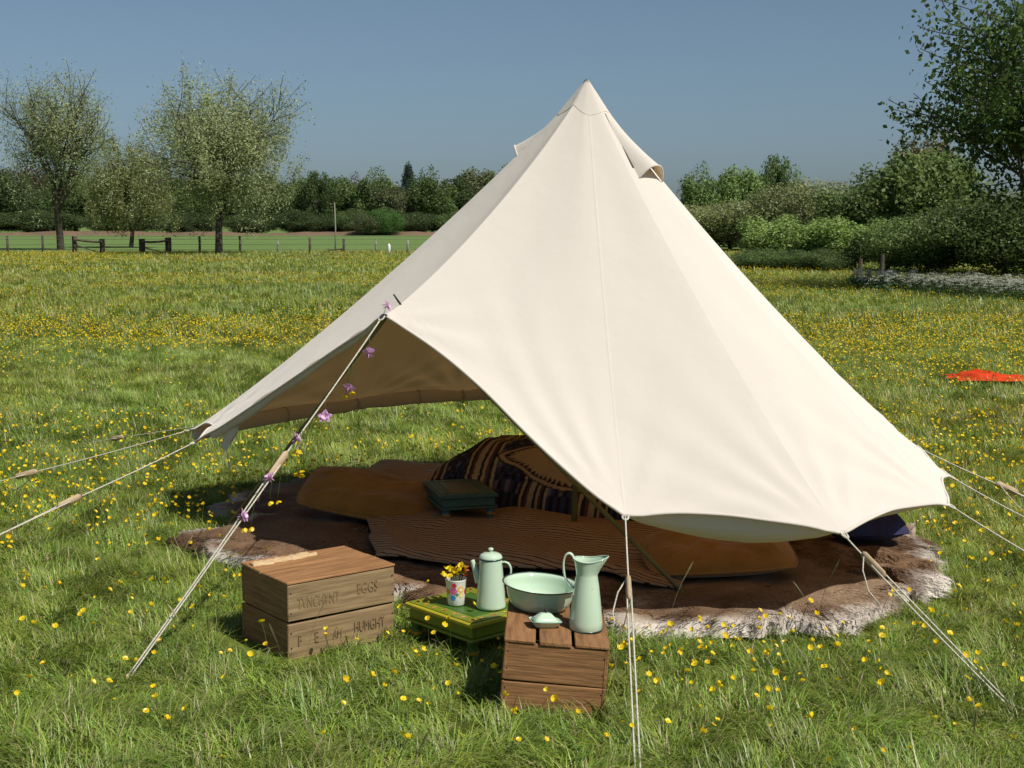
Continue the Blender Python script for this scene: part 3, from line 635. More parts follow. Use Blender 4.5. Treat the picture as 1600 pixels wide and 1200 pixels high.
e2 = c3 - c2; rz2 = math.atan2(e2[1], e2[0]); lx2 = np.linalg.norm(e2[:2]); ey2 = np.array([-math.sin(rz2), math.cos(rz2), 0]); ly2 = .46
ctr2 = c2 + e2 * .5 + ey2 * ly2 / 2
low_table(ctr2, lx2, ly2, .135, rz2, 'low teal painted table on the rug beside the heaped bedding', ((.05, .12, .10), (.045, .10, .095), (.10, .105, .09), (.05, .12, .13), (.4, .17, .02), ((.10, .09, .05), (.03, .1, .09), (.12, .06, .03))), zground=.145)

# ------------------------------------------------------------------ crates
def crate(c, lx, ly, h, rz, label, top_n, gaps, front_n, mats, seed, letters=None):
    t = empty('wooden_crate', (c[0], c[1], 0), rz, label=label, cat='crate', group='old wooden crates on the grass')
    mt, mf = mats; th = .012; rr = random.Random(seed)
    fh = (h - th - .010 * (front_n - 1)) / front_n
    planks = []
    for sy in (-1, 1):                                            # long sides
        for k in range(front_n):
            z = fh / 2 + k * (fh + .010); p = obj('plank', box_mesh('plank', lx, th, fh, mf, .0035, .0028, seed + k), t, (0, sy * (ly / 2 - th / 2), z), (0, R(rr.uniform(-.4, .4)), 0)); planks.append((sy, k, p, z))
    for sx in (-1, 1):                                            # ends
        for k in range(2):
            eh = (h - th - .006) / 2; z = eh / 2 + k * (eh + .006)
            obj('end_board', box_mesh('end_board', ly - 2 * th - .002, .018, eh, mt, .002, .001, seed + 20 + k), t, (sx * (lx / 2 - .0105), 0, z), (0, 0, math.pi / 2))
    return t, planks, th, fh
CH = .315
f0, r0, l0 = G(449, 911, CH), G(616, 881, CH), G(378, 879, CH)
ex = r0 - f0; rzL = math.atan2(ex[1], ex[0]); lxL = np.linalg.norm(ex[:2]); eyL = np.array([-math.sin(rzL), math.cos(rzL), 0]); lyL = .40
cL = f0 + ex / 2 + eyL * lyL / 2
ct, planks, th, fh = crate(cL, lxL, lyL, CH, rzL, 'stencilled wooden crate with split pale wood on its lid, left on the grass', 2, .003, 2, (M_wood, M_wood2), 3)
wA, wB = lyL * .56, lyL * .43
obj('lid_plank', box_mesh('lid_plank', lxL + .004, wA, th, M_wood, .003, .002, 31), ct, (0, -lyL / 2 + wA / 2 - .002, CH - th / 2 + .001), (R(-.5), 0, 0))
obj('lid_plank', box_mesh('lid_plank', lxL + .004, wB, th, M_wood, .003, .002, 32), ct, (0, lyL / 2 - wB / 2 + .002, CH - th / 2 + .001), (R(1.2), 0, R(.5)))
# the split strip of raw wood lying along the back plank
n = 22; sv = []
for i in range(n):
    x = -lxL / 2 + .01 + i / (n - 1) * lxL * .62; wv = .016 + .008 * float(vnoise(i * .7, 1, 3)) + .010 * (1 - i / n); hh = .012 + .005 * float(vnoise(i * .9, 5, 2))
    y0 = lyL / 2 - .075 + .012 * i / n + .004 * float(vnoise(i * .5, 2, 7))
    sv += [(x, y0 - wv, CH + .001), (x, y0 - wv * .6, CH + hh), (x, y0 + wv * .2, CH + hh * 1.25), (x, y0 + wv, CH + hh * .6), (x, y0 + wv * 1.1, CH + .001)]
obj('split_strip', mesh('split_strip', sv, [tuple(q) for q in grid_faces(n, 5)] + [(0, 1, 2, 3, 4), tuple((n - 1) * 5 + q for q in (4, 3, 2, 1, 0))], False, mat=M_raw), ct)
def lettering(txt, size, parent, loc, sx=1.0):
    cu = bpy.data.curves.new('lettering', 'FONT'); cu.body = txt; cu.size = size; cu.extrude = 0.0002
    to = bpy.data.objects.new('tmp_text', cu); COL.objects.link(to); bpy.context.view_layer.update()
    me = bpy.data.meshes.new_from_object(to.evaluated_get(bpy.context.evaluated_depsgraph_get())); bpy.data.objects.remove(to)
    me.materials.clear(); me.materials.append(M_ink)
    o = obj('lettering', me, parent, loc, (math.pi / 2, 0, 0)); o.scale = (sx, 1.25, 1); return o
for sy, k, p, z in planks:
    if sy == -1 and k == 1:
        lettering('TVNCHYNT', .052, p, (-lxL * .42, -th / 2 - .004, -.028), .68); lettering('EGGS', .052, p, (lxL * .13, -th / 2 - .004, -.012), .8)
    if sy == -1 and k == 0:
        lettering('F', .052, p, (-lxL * .42, -th / 2 - .004, -.02), .85); lettering('E', .052, p, (-lxL * .27, -th / 2 - .004, -.018), .85); lettering('AM', .04, p, (-lxL * .1, -th / 2 - .004, -.018), .75); lettering('HUMGHT', .052, p, (lxL * .1, -th / 2 - .004, -.012), .66)
crateL_poly = [(cL + np.array([math.cos(rzL) * a * lxL - math.sin(rzL) * b * lyL, math.sin(rzL) * a * lxL + math.cos(rzL) * b * lyL, 0]))[:2] for a, b in ((-.5, -.5), (.5, -.5), (.5, .5), (-.5, .5))]
# nails
def nails(t, pts):
    for p in pts:
        v, f = lathe([(.0001, .0012), (.003, .001), (.0035, 0)], 8); obj('nail', mesh('nail', v, f, True, mat=M_dark), t, p[:3], p[3])
fr = (math.pi / 2, 0, 0)
nails(ct, [(sx * (lxL / 2 - .012), -lyL / 2 - .003, z, fr) for sx in (-1, 1) for z in (.05, .11, .19, .27)])
# right crate: its end turned to the camera
CHR = .285; a0, b0 = G(778, 997, CHR), G(950, 1013, CHR)
TILT = R(4.6); b0 = a0; b0 = a0 + np.array([.365, -.008, 0]); ex = b0 - a0; rzR = math.atan2(ex[1], ex[0]); lxR = np.linalg.norm(ex[:2]); eyR = np.array([-math.sin(rzR), math.cos(rzR), 0]); lyR = .50
cR = a0 + ex / 2 + eyR * lyR / 2
cR[2] = -.014; t = empty('wooden_crate', (cR[0], cR[1], -.014), rzR, label='dark wooden crate carrying the enamel jug and basin', cat='crate', group='old wooden crates on the grass')
eh = (CHR - .016 - .004) / 2
for sy in (-1, 1):
    for k in range(2):
        obj('end_board', box_mesh('end_board', lxR - .002, .018, eh, M_wood, .003, .0018, 50 + k + sy), t, (0, sy * (lyR / 2 - .012), eh / 2 + k * (eh + .004)), (0, R(.5 * (k - .5)), 0))
for sx in (-1, 1):
    for k in range(2):
        obj('plank', box_mesh('plank', lyR, .012, eh, M_wood, .0025, .0014, 60 + k + sx), t, (sx * (lxR / 2 - .007), 0, eh / 2 + k * (eh + .008)), (0, 0, math.pi / 2))
ws = [lxR * .30, lxR * .315, lxR * .33]; x = -lxR / 2
for k, wd in enumerate(ws):
    obj('lid_plank', box_mesh('lid_plank', lyR + .004, wd, .014, M_wood, .003, .002, 70 + k), t, (x + wd / 2, 0, CHR - .007), (0, 0, math.pi / 2 + R((k - 1) * .4))); x += wd + (lxR - sum(ws)) / 2
t.rotation_euler = (0, TILT, rzR)
nails(t, [(sx * (lxR / 2 - .014), -lyR / 2 + .0022, z, fr) for sx in (-1, 1) for z in (.06, .11, .18, .24)])
crateR_poly = [(cR + np.array([math.cos(rzR) * a * lxR - math.sin(rzR) * b * lyR, math.sin(rzR) * a * lxR + math.cos(rzR) * b * lyR, 0]))[:2] for a, b in ((-.5, -.5), (.5, -.5), (.5, .5), (-.5, .5))]

# ------------------------------------------------------------------ enamelware
ZT = TH + .0055
def on_crate(px, py):
    p = G(px, py, CHR - .014); p[2] = CHR * math.cos(TILT) - .0135 - (p[0] - cR[0]) * math.tan(TILT); return p
def smooth_prof(p, n=40):
    p = np.asarray(p, float); d = np.r_[0, np.cumsum(np.linalg.norm(np.diff(p, axis=0), axis=1))]; k = np.linspace(0, d[-1], n)
    return np.stack([np.interp(k, d, p[:, 0]), np.interp(k, d, p[:, 1])], 1)
# jug
jp = on_crate(915, 979); jug = empty('enamel_jug', jp, R(-8), label='tall mint enamel jug with flared lip on the dark crate', cat='jug')
H_ = .262; nl = 48; a = np.linspace(0, 2 * math.pi, nl, endpoint=False)
prof = [(.001, .001, 0), (.057, .001, 0), (.0605, .006, 0), (.060, .03, 0), (.053, .10, 0), (.044, .17, 0), (.0385, .202, 0), (.0385, .206, .02), (.0415, .222, .3), (.046, .24, .7), (.050, .256, 1), (.0515, .262, 1), (.049, .256, 1), (.043, .235, .6), (.036, .20, 0), (.043, .15, 0), (.05, .08, 0), (.055, .012, 0), (.001, .008, 0)]
V = np.zeros((nl, len(prof), 3))
for j, (r, z, s) in enumerate(prof):
    sp_ = np.clip(np.cos(a), 0, 1) ** 3; bk = np.clip(-np.cos(a), 0, 1) ** 2
    rr_ = r + s * (.024 * sp_ - .002 * bk)
    V[:, j] = np.stack([rr_ * np.cos(a), rr_ * np.sin(a) * (1 - .10 * s), z + s * (.010 * sp_ - .006 * np.abs(np.sin(a)) ** 2)], 1)
obj('body', mesh('body', V.reshape(-1, 3), grid_faces(nl, len(prof), True), True, mat=M_enamel), jug)
rim = np.vstack([V[:, 11], V[:1, 11]]); v, f = tube(rim, .0022, 6, cap=False); obj('rim', mesh('rim', v, f, True, mat=M_enamel), jug)
hp = [(-.046, 0, .252), (-.052, 0, .272), (-.066, 0, .280), (-.081, 0, .268), (-.086, 0, .24), (-.083, 0, .205), (-.074, 0, .178), (-.060, 0, .158), (-.046, 0, .152)]
hp = np.array(hp); kk = np.linspace(0, 8, 30); hp = np.stack([np.interp(kk, np.arange(9), hp[:, c]) for c in range(3)], 1)
for _ in range(3): hp[1:-1] = .5 * hp[1:-1] + .25 * (hp[:-2] + hp[2:])
v, f = tube(hp, .0105, 10, .0042); obj('handle', mesh('handle', v, f, True, mat=M_enamel), jug)
v, f = lathe([(.0585, .0015), (.0618, .0022), (.0618, .0062), (.0605, .0075)], 40); obj('base_rim', mesh('base_rim', v, f, True, mat=M_rim), jug)
# basin
bp_ = on_crate(842, 951); bas = empty('enamel_basin', bp_, 0, label='wide mint enamel basin with dark rim on the dark crate', cat='basin')
v, f = lathe(smooth_prof([(.001, .003), (.080, .003), (.086, .001), (.093, .004), (.108, .016), (.119, .036), (.126, .062), (.130, .088), (.134, .094), (.143, .0945), (.1445, .0965), (.142, .0975), (.131, .096), (.126, .089), (.122, .06), (.113, .034), (.099, .016), (.085, .008), (.001, .007)], 60), 64)
obj('bowl', mesh('bowl', v, f, True, mat=M_enamel), bas)
v, f = tube([(.1445 * math.cos(x), .1445 * math.sin(x), .0965) for x in np.linspace(0, 2 * math.pi, 65)], .0022, 6, cap=False); obj('rim', mesh('rim', v, f, True, mat=M_rim), bas)
bas.rotation_euler = (R(1.0), TILT, 0)
jug.rotation_euler = (0, R(1.0), R(-8))
# soap dish
sp2 = on_crate(851, 980); dish = empty('soap_dish', sp2, R(14), label='small mint enamel soap dish with peaked lid in front of the basin', cat='dish')
def rect_loft(rows, rnd=.35, n=32):
    a = np.linspace(0, 2 * math.pi, n, endpoint=False); V = []
    for hx, hy, z in rows:
        c, s = np.cos(a), np.sin(a); e = .38
        V.append(np.stack([hx * np.sign(c) * np.abs(c) ** e, hy * np.sign(s) * np.abs(s) ** e, np.full(n, z)], 1))
    return np.array(V).transpose(1, 0, 2).reshape(-1, 3), grid_faces(n, len(rows), True)
v, f = rect_loft([(.001, .001, .002), (.040, .026, .002), (.046, .031, .012), (.056, .040, .024), (.058, .042, .025), (.055, .039, .0265), (.044, .029, .016), (.001, .001, .014)]); obj('tray', mesh('tray', v, f, True, mat=M_enamel), dish)
v, f = tube(np.vstack([rect_loft([(.058, .042, .0252)])[0], rect_loft([(.058, .042, .0252)])[0][:1]]), .0014, 5, cap=False); obj('rim', mesh('rim', v, f, True, mat=M_rim), dish)
v, f = rect_loft([(.046, .033, .0255), (.046, .033, .029), (.036, .024, .036), (.020, .012, .050), (.012, .008, .052), (.001, .001, .0525)]); lid = obj('lid', mesh('lid', v, f, True, mat=M_enamel), dish)
v, f = lathe([(.001, .051), (.004, .051), (.0035, .056), (.0065, .063), (.006, .066), (.001, .067)], 14); obj('knob', mesh('knob', v, f, True, mat=M_dark), lid)
dish.rotation_euler = (0, TILT, R(14))
# coffee pot
pp = G(767, 949, ZT); pot = empty('enamel_coffee_pot', pp, R(-10), label='mint enamel coffee pot with domed lid on the green table', cat='coffee pot')
v, f = lathe(smooth_prof([(.001, .001), (.057, .001), (.061, .004), (.061, .010), (.056, .07), (.0495, .15), (.046, .198), (.046, .203), (.044, .203), (.044, .19), (.001, .19)], 50), 44); obj('body', mesh('body', v, f, True, mat=M_enamel), pot)
v, f = lathe([(.0458, .199), (.0485, .201), (.0485, .2045), (.0458, .206)], 44); obj('rim', mesh('rim', v, f, True, mat=M_rim), pot)
v, f = lathe(smooth_prof([(.047, .2055), (.0475, .209), (.042, .219), (.028, .226), (.012, .229), (.001, .2295)], 24), 40); lid = obj('lid', mesh('lid', v, f, True, mat=M_enamel), pot)
v, f = lathe([(.001, .228), (.006, .229), (.006, .234), (.011, .238), (.011, .243), (.007, .2465), (.001, .247)], 20); obj('knob', mesh('knob', v, f, True, mat=M_enamel), lid)
sx_ = np.linspace(0, 1, 14); v, f = tube(np.stack([-.046 - .030 * sx_ ** .9, 0 * sx_, .105 + .088 * sx_], 1), .022 * (1 - sx_) + .0095 * sx_, 14, .019 * (1 - sx_) + .008 * sx_); obj('spout', mesh('spout', v, f, True, mat=M_enamel), pot)
hp = np.array([(.040, 0, .186), (.055, 0, .192), (.074, 0, .186), (.084, 0, .165), (.081, 0, .135), (.071, 0, .112), (.053, 0, .098)]); kk = np.linspace(0, 6, 26); hp = np.stack([np.interp(kk, np.arange(7), hp[:, c]) for c in range(3)], 1)
for _ in range(3): hp[1:-1] = .5 * hp[1:-1] + .25 * (hp[:-2] + hp[2:])
v, f = tube(hp, .0085, 10, .004); obj('handle', mesh('handle', v, f, True, mat=M_enamel), pot)
# flower-printed beaker
cp_ = G(713, 944, ZT); cup = empty('printed_beaker', cp_, R(0), label='white beaker printed with bright flowers on the green table', cat='beaker')
def cupr(z): return .036 + .008 * (z / .108)
v, f = lathe([(.001, .001), (.034, .001), (.036, .004), (cupr(.05), .05), (.0435, .104), (.0455, .108), (.043, .108), (.0415, .10), (.034, .008), (.001, .008)], 36); obj('wall', mesh('wall', v, f, True, mat=M_china), cup)
def decal(name, az, z, r, col, petals=0, lift=.0006):
    n = 30; vs = [(0, 0)] + [((1 if not petals else .68 + .32 * abs(math.cos(petals * x / 2))) * r * math.cos(x), (1 if not petals else .68 + .32 * abs(math.cos(petals * x / 2))) * r * math.sin(x)) for x in np.linspace(0, 2 * math.pi, n, endpoint=False)]
    out = []
    for u, q in vs:
        zz = z + q; rad = cupr(zz) + lift; th_ = az + u / rad; out.append((rad * math.cos(th_), rad * math.sin(th_), zz))
    obj(name, mesh(name, out, [(0, i + 1, (i + 1) % n + 1) for i in range(n)], True, mat=pmat('print_' + name + str(round(az, 2)), col, None, 5, .3)), cup)
f0_ = -math.pi / 2
decal('printed_flower', f0_ - .22, .064, .0165, (.60, .10, .30), 6); decal('printed_flower', f0_ - .15, .088, .011, (.50, .03, .04), 5, .0009); decal('printed_flower', f0_ - .3, .036, .013, (.05, .22, .55), 6)
decal('printed_flower', f0_ + .50, .070, .015, (.70, .42, .03), 7); decal('printed_flower', f0_ + .5, .07, .007, (.75, .72, .65), 0, .0012); decal('printed_flower', f0_ + .55, .045, .012, (.72, .5, .05), 7); decal('printed_flower', f0_ + .55, .045, .0055, (.78, .74, .66), 0, .0012)
decal('printed_leaf', f0_ + .12, .05, .008, (.06, .25, .06), 4); decal('printed_flower', f0_ - .9, .06, .014, (.65, .35, .03), 6); decal('printed_flower', f0_ + 1.2, .06, .014, (.55, .06, .06), 6)

# ------------------------------------------------------------------ flowers
def blossom(r=.0125, seed=0, open_=.55, col=(.90, .66, .015), n=5):
    rg = random.Random(seed); vs, fs, cs = [], [], []
    for k in range(n):
        a = k * 2 * math.pi / n + rg.uniform(-.12, .12); o = len(vs); up = open_ + rg.uniform(-.15, .15)
        e = np.array([math.cos(a), math.sin(a), 0]); s = np.array([-math.sin(a), math.cos(a), 0])
        for d, wd, z in ((.08, .12, 0), (.55, .52, .22 * up), (.95, .50, .75 * up), (1.05, .12, 1.0 * up)):
            for q in (-1, 1):
                vs.append((e * d + s * wd * q + np.array([0, 0, z + (.1 if abs(wd) > .3 else 0)])) * r)
                cs.append(np.array(col) * rg.uniform(.9, 1.05) * (.85 if d < .3 else 1))
        fs += [(o + i, o + i + 1, o + i + 3, o + i + 2) for i in (0, 2, 4)]
    o = len(vs)
    for k in range(6): vs.append(np.array([.3 * math.cos(k * 1.047), .3 * math.sin(k * 1.047), .28]) * r); cs.append(np.array([.6, .38, .02]))
    fs.append(tuple(range(o, o + 6)))
    return np.array(vs), fs, np.array(cs)
def stem_geo(h, lean, seed, branch=True):
    rg = random.Random(seed); az = rg.uniform(0, 6.28)
    p = [np.array([math.cos(az) * lean * k * k, math.sin(az) * lean * k * k, h * k]) for k in np.linspace(0, 1, 5)]
    v, f = tube(p, .0012, 3, cap=False); c = np.tile((.09, .15, .03), (len(v), 1)); return v, f, c, p[-1]
pairs = []
for k in range(6):
    hh = (.15, .19, .13, .21, .17, .14)[k]; sv, sf, sc_, tip = stem_geo(hh, .05, 40 + k)
    bv_, bf, bc = blossom(.0118 + .001 * (k % 3), k, (.8, .5, 1.15, .7, 1.35, .4)[k]); rx = Euler((R((20, -35, 10, 50, -20, 30)[k]), R((10, 30, -40, 5, 25, -15)[k]), k)).to_matrix()
    bv_ = bv_ @ np.array(rx).T + tip
    pairs.append((mesh('stem', sv, sf, False, sc_, M_leaf), mesh('blossom', bv_, bf, False, bc, M_pet), (sv, sf, sc_, bv_, bf, bc)))
# buttercups standing in the beaker
rg = random.Random(9)
bq = empty('buttercup_posy', cp_ + np.array([0, 0, .012]), label='bunch of yellow buttercups standing in the printed beaker', cat='flowers')
for k in range(17):
    az = rg.uniform(0, 6.28); sp_ = rg.uniform(.2, 1) ** .6; tip = np.array([math.cos(az) * .058 * sp_ - .008, math.sin(az) * .05 * sp_, .118 + rg.uniform(-.012, .03) * (1.2 - sp_ * .5)])
    p = [np.array([math.cos(az) * .008, math.sin(az) * .008, 0]), np.array([math.cos(az) * .026 * sp_, math.sin(az) * .026 * sp_, .09]), tip]
    kk = np.linspace(0, 1, 6)[:, None]; p = p[0] * (1 - kk) ** 2 + 2 * p[1] * kk * (1 - kk) + p[2] * kk ** 2
    v, f = tube(p, .0012, 4, cap=False); st = obj('stem', mesh('stem', v, f, True, np.tile((.08, .15, .03), (len(v), 1)), M_leaf), bq)
    bv_, bf, bc = blossom(rg.uniform(.0115, .014), 90 + k, rg.uniform(.3, .9)); rx = np.array(Euler((rg.uniform(-.9, .9), rg.uniform(-.9, .9), rg.uniform(0, 6))).to_matrix())
    obj('blossom', mesh('blossom', bv_ @ rx.T + tip, bf, False, bc, M_pet), st)
for k in range(4):
    az = rg.uniform(-.6, .8); bv_, bf, bc = blossom(.011, 140 + k, .6, (.55, .10, .03)); obj('blossom', mesh('blossom', bv_ + np.array([math.cos(az) * .045, math.sin(az) * .04, .10 + .012 * k]), bf, False, bc, M_pet), bq)
# garland tied along the door rope
ra, rb = A_, door_g
def on_rope(px):
    lo, hi = 0.0, 1.0
    for _ in range(40):
        mid = (lo + hi) / 2; x = to_px(ra + (rb - ra) * mid)[0]
        if x > px: lo = mid
        else: hi = mid
    return ra + (rb - ra) * lo
gar = empty('flower_garland', on_rope(470), label='garland of pink columbines and buttercups tied down the door rope', cat='garland')
G0 = on_rope(470); prev = None; gl_pts = []
def columbine(c, s, seed):
    rg = random.Random(seed); vs, fs, cs = [], [], []; rx = np.array(Euler((rg.uniform(-1.2, 1.2), rg.uniform(-1.2, 1.2), rg.uniform(0, 6))).to_matrix())
    for ring, (rad, wd, up, colr) in enumerate(((1.0, .36, .25, (.62, .33, .58)), (.62, .30, .62, (.72, .48, .68)))):
        for k in range(5):
            a = k * 1.2566 + ring * .63 + rg.uniform(-.2, .2); e = np.array([math.cos(a), math.sin(a), 0]); q = np.array([-math.sin(a), math.cos(a), 0]); o = len(vs)
            for d, w_, z in ((.05, .1, 0), (.5, 1, up * .4), (.85, .7, up * .8), (1.1, .05, up * .7)):
                for m_ in (-1, 1): vs.append((e * d * rad + q * w_ * wd * m_ + np.array([0, 0, z])) * s); cs.append(np.array(colr) * rg.uniform(.75, 1.1))
            fs += [(o + i, o + i + 1, o + i + 3, o + i + 2) for i in (0, 2, 4)]
            if ring == 0:
                o = len(vs)
                for d, w_, z in ((.25, .09, -.05), (.35, .06, -.4), (.5, .02, -.7)):
                    for m_ in (-1, 1): vs.append((e * d + q * w_ * m_ + np.array([0, 0, z])) * s); cs.append(np.array((.55, .28, .54)))
                fs += [(o, o + 1, o + 3, o + 2), (o + 2, o + 3, o + 5, o + 4)]
    return np.array(vs) @ rx.T + c, fs, np.array(cs)
for k, (fx, fy) in enumerate(((604, 478), (577, 551), (545, 607), (508, 651), (463, 685), (421, 746), (380, 806), (235, 1000))):
    if fx < 300: continue
    base = on_rope(min(fx, 598)); c = P(fx, fy, base[1] - .015); gl_pts.append(c)
    v, f, cc = columbine(c - G0, .030, 200 + k); obj('columbine', mesh('columbine', v, f, False, cc, M_pet), gar)
    v, f = tube(line(base - G0, c - G0, 3), .0014, 4); obj('stem', mesh('stem', v, f, True, np.tile((.1, .15, .04), (len(v), 1)), M_leaf), gar)
for k, (px0, items) in enumerate(((560, ((551, 612), (540, 618))), (497, ((470, 735), (462, 739), (471, 741))), (440, ((421, 784), (433, 783))), (405, ((381, 826), (391, 825))), (470, ((468, 703), (461, 706))))):
    b0_ = on_rope(px0)
    for q, (fx, fy) in enumerate(items):
        c = P(fx, fy, b0_[1] - .02); a1 = on_rope(fx + 8) if k == 4 else P(fx + 4, fy - 40, b0_[1] - .02)
        kk = np.linspace(0, 1, 8)[:, None]; pts = b0_ * (1 - kk) ** 2 + 2 * (a1 + np.array([.01 * q, 0, .03])) * kk * (1 - kk) + c * kk ** 2
        v, f = tube(pts - G0, .0012, 4); st = obj('stem', mesh('stem', v, f, True, np.tile((.1, .16, .04), (len(v), 1)), M_leaf), gar)
        bv_, bf, bc = blossom(.0135, 300 + k * 5 + q, .9); rx = np.array(Euler((2.6, .3 * q, k)).to_matrix()); obj('buttercup_head', mesh('buttercup_head', bv_ @ rx.T + (c - G0), bf, False, bc, M_pet), st)

# ------------------------------------------------------------------ grass and buttercups
def tuft(seed, nb, rad, lo, hi, wid, bend, dry=.1):
    rg = np.random.default_rng(seed); vs, fs, cs = [], [], []
    for k in range(nb):
        a = rg.uniform(0, 6.283); r = rad * math.sqrt(rg.random()); p = np.array([r * math.cos(a), r * math.sin(a), -.01]); L = rg.uniform(lo, hi)
        az = rg.normal(0.0, 1.25); d = np.array([math.cos(az), math.sin(az), 0]); s = np.array([-d[1], d[0], 0]); th_ = rg.uniform(.05, .5); bd = rg.uniform(.25, 1.0) * bend; wd = wid * rg.uniform(.6, 1.2)
        o = len(vs); q = p.copy(); straw = rg.random() < dry
        col = np.array((.30, .25, .12)) * rg.uniform(.7, 1.1) if straw else np.array((.095, .15, .032)) * rg.uniform(.55, 1.45) * np.array([rg.uniform(.8, 1.25), 1, rg.uniform(.7, 1.3)])
        for j, k_ in enumerate((0, .35, .7, 1.0)):
            ww = wd * (1, .95, .65, .0)[j]
            if j < 3: vs += [q - s * ww, q + s * ww]; cs += [col * (.75, 1, 1.1)[j]] * 2
            else: vs.append(q.copy()); cs.append(col * 1.15)
            if j < 3:
                t_ = th_ + bd * (j + .6); q = q + (d * math.sin(t_) + np.array([0, 0, math.cos(t_)])) * L * (.35, .35, .3)[j]
        fs += [(o, o + 1, o + 3, o + 2), (o + 2, o + 3, o + 5, o + 4), (o + 4, o + 5, o + 6)]
    return mesh('tuft', vs, fs, False, np.array(cs), M_grass)
def proto_coll(name, meshes):
    c = bpy.data.collections.new(name)
    for i, m in enumerate(meshes): c.objects.link(bpy.data.objects.new('%s_%02d' % (name, i), m))
    return c
def scatter(name, pts, rot, scl, idx, coll, **k):
    me = bpy.data.meshes.new(name); me.vertices.add(len(pts)); me.vertices.foreach_set('co', np.asarray(pts, np.float32).ravel())
    for nm, ty, key, d in (('rot', 'FLOAT_VECTOR', 'vector', rot), ('scl', 'FLOAT_VECTOR', 'vector', scl), ('idx', 'INT', 'value', idx)):
        at = me.attributes.new(nm, ty, 'POINT'); at.data.foreach_set(key, np.asarray(d, np.int32 if ty == 'INT' else np.float32).ravel())
    o = obj(name, me, **k); ng = bpy.data.node_groups.new(name + '_nodes', 'GeometryNodeTree')
    ng.interface.new_socket('Geometry', in_out='INPUT', socket_type='NodeSocketGeometry'); ng.interface.new_socket('Geometry', in_out='OUTPUT', socket_type='NodeSocketGeometry')
    gi, go = ng.nodes.new('NodeGroupInput'), ng.nodes.new('NodeGroupOutput'); ci = ng.nodes.new('GeometryNodeCollectionInfo'); ci.inputs['Collection'].default_value = coll
    ci.inputs['Separate Children'].default_value = True; ci.inputs['Reset Children'].default_value = True
    ip = ng.nodes.new('GeometryNodeInstanceOnPoints'); ip.inputs['Pick Instance'].default_value = True
    def na(nm, ty):
        n = ng.nodes.new('GeometryNodeInputNamedAttribute'); n.data_type = ty; n.inputs['Name'].default_value = nm; return [s for s in n.outputs if s.enabled and s.name == 'Attribute'][0]
    L = ng.links.new
    L(gi.outputs[0], ip.inputs['Points']); L(ci.outputs[0], ip.inputs['Instance']); L(na('idx', 'INT'), ip.inputs['Instance Index']); L(na('rot', 'FLOAT_VECTOR'), ip.inputs['Rotation']); L(na('scl', 'FLOAT_VECTOR'), ip.inputs['Scale']); L(ip.outputs[0], go.inputs[0])
    md = o.modifiers.new('scatter', 'NODES'); md.node_group = ng
    return o
rng = np.random.default_rng(77)
def field_pts(y0, y1, dens, margin=1.2, slope=.46):
    area = (y1 - y0) * 2 * (slope * y1 + margin); n = int(area * dens)
    y = rng.uniform(y0, y1, n); x = rng.uniform(-1, 1, n) * (slope * y1 + margin); k = np.abs(x) < slope * y + margin
    return x[k], y[k]
HARD = [crateL_poly, crateR_poly]
def shrink(poly, s):
    poly = np.asarray(poly); c = poly.mean(0); return c + (poly - c) * s
def free(x, y, grow=1.0):
    m = np.zeros(len(x), bool)
    for p in COVER: m |= inside(shrink(p, .95 * grow), x, y)
    for p in HARD: m |= inside(shrink(p, 1.02 * grow), x, y)
    return ~m
def sward(seed, T, dens, lo, hi, wid, lod, dry=.08, bend=1.0):
    """one square of turf: clumped, bent blades on all sides"""
    rg = np.random.default_rng(seed); n = int(dens * T * T)
    nc = max(6, int(T * T * 55)); cc = rg.uniform(-T / 2, T / 2, (nc, 2)); cl_az = rg.uniform(0, 6.283, nc); cl_h = rg.uniform(.65, 1.3, nc); cl_b = rg.uniform(.5, 1.25, nc); cl_c = rg.uniform(.72, 1.25, nc)
    x = rg.uniform(-T / 2, T / 2, n); y = rg.uniform(-T / 2, T / 2, n); k = np.argmin((x[:, None] - cc[:, 0]) ** 2 + (y[:, None] - cc[:, 1]) ** 2 + rg.random((n, nc)) * .006, axis=1)
    az = cl_az[k] + rg.normal(0, .75, n); L = rg.uniform(lo, hi, n) * cl_h[k]; th = rg.uniform(.05, .6, n); bd = rg.uniform(.3, 1.0, n) * bend * cl_b[k]; wd = wid * rg.uniform(.6, 1.25, n)
    d = np.stack([np.cos(az), np.sin(az), 0 * az], 1); s = np.stack([-np.sin(az), np.cos(az), 0 * az], 1); p = np.stack([x, y, -.01 + 0 * x], 1)
    up = np.array([0, 0, 1.0]); rows = []; m = 3 if lod == 0 else 2; q = p
    for j in range(m + 1):
        ww = (wd * ((1, .95, .6, 0) if m == 3 else (1, .8, 0))[j])[:, None]
        rows += [q - s * ww, q + s * ww] if j < m else [q]
        t = (th + bd * (j + .5) * (1 if m == 3 else 1.4))[:, None]; q = q + (d * np.sin(t) + up * np.cos(t)) * (L / m)[:, None]
    V = np.stack(rows, 1).reshape(-1, 3); o = np.arange(n)[:, None] * len(rows)
    tri = [(0, 1, 3), (0, 3, 2)] + ([(2, 3, 5), (2, 5, 4), (4, 5, 6)] if m == 3 else [(2, 3, 4)])
    F = np.concatenate([o + np.array([t]) for t in tri])
    col = np.array((.25, .34, .055)) * (rg.uniform(.6, 1.35, n) * cl_c[k])[:, None] * np.stack([rg.uniform(.8, 1.2, n), np.ones(n), rg.uniform(.7, 1.3, n)], 1)
    if lod and T > 1.5: col *= np.array((.92, .90, .85))
    st = rg.random(n) < dry; col[st] = np.array((.52, .46, .24)) * rg.uniform(.6, 1.1, (st.sum(), 1))
    return mesh('sward', V, F, False, np.repeat(col, len(rows), 0), M_grass)
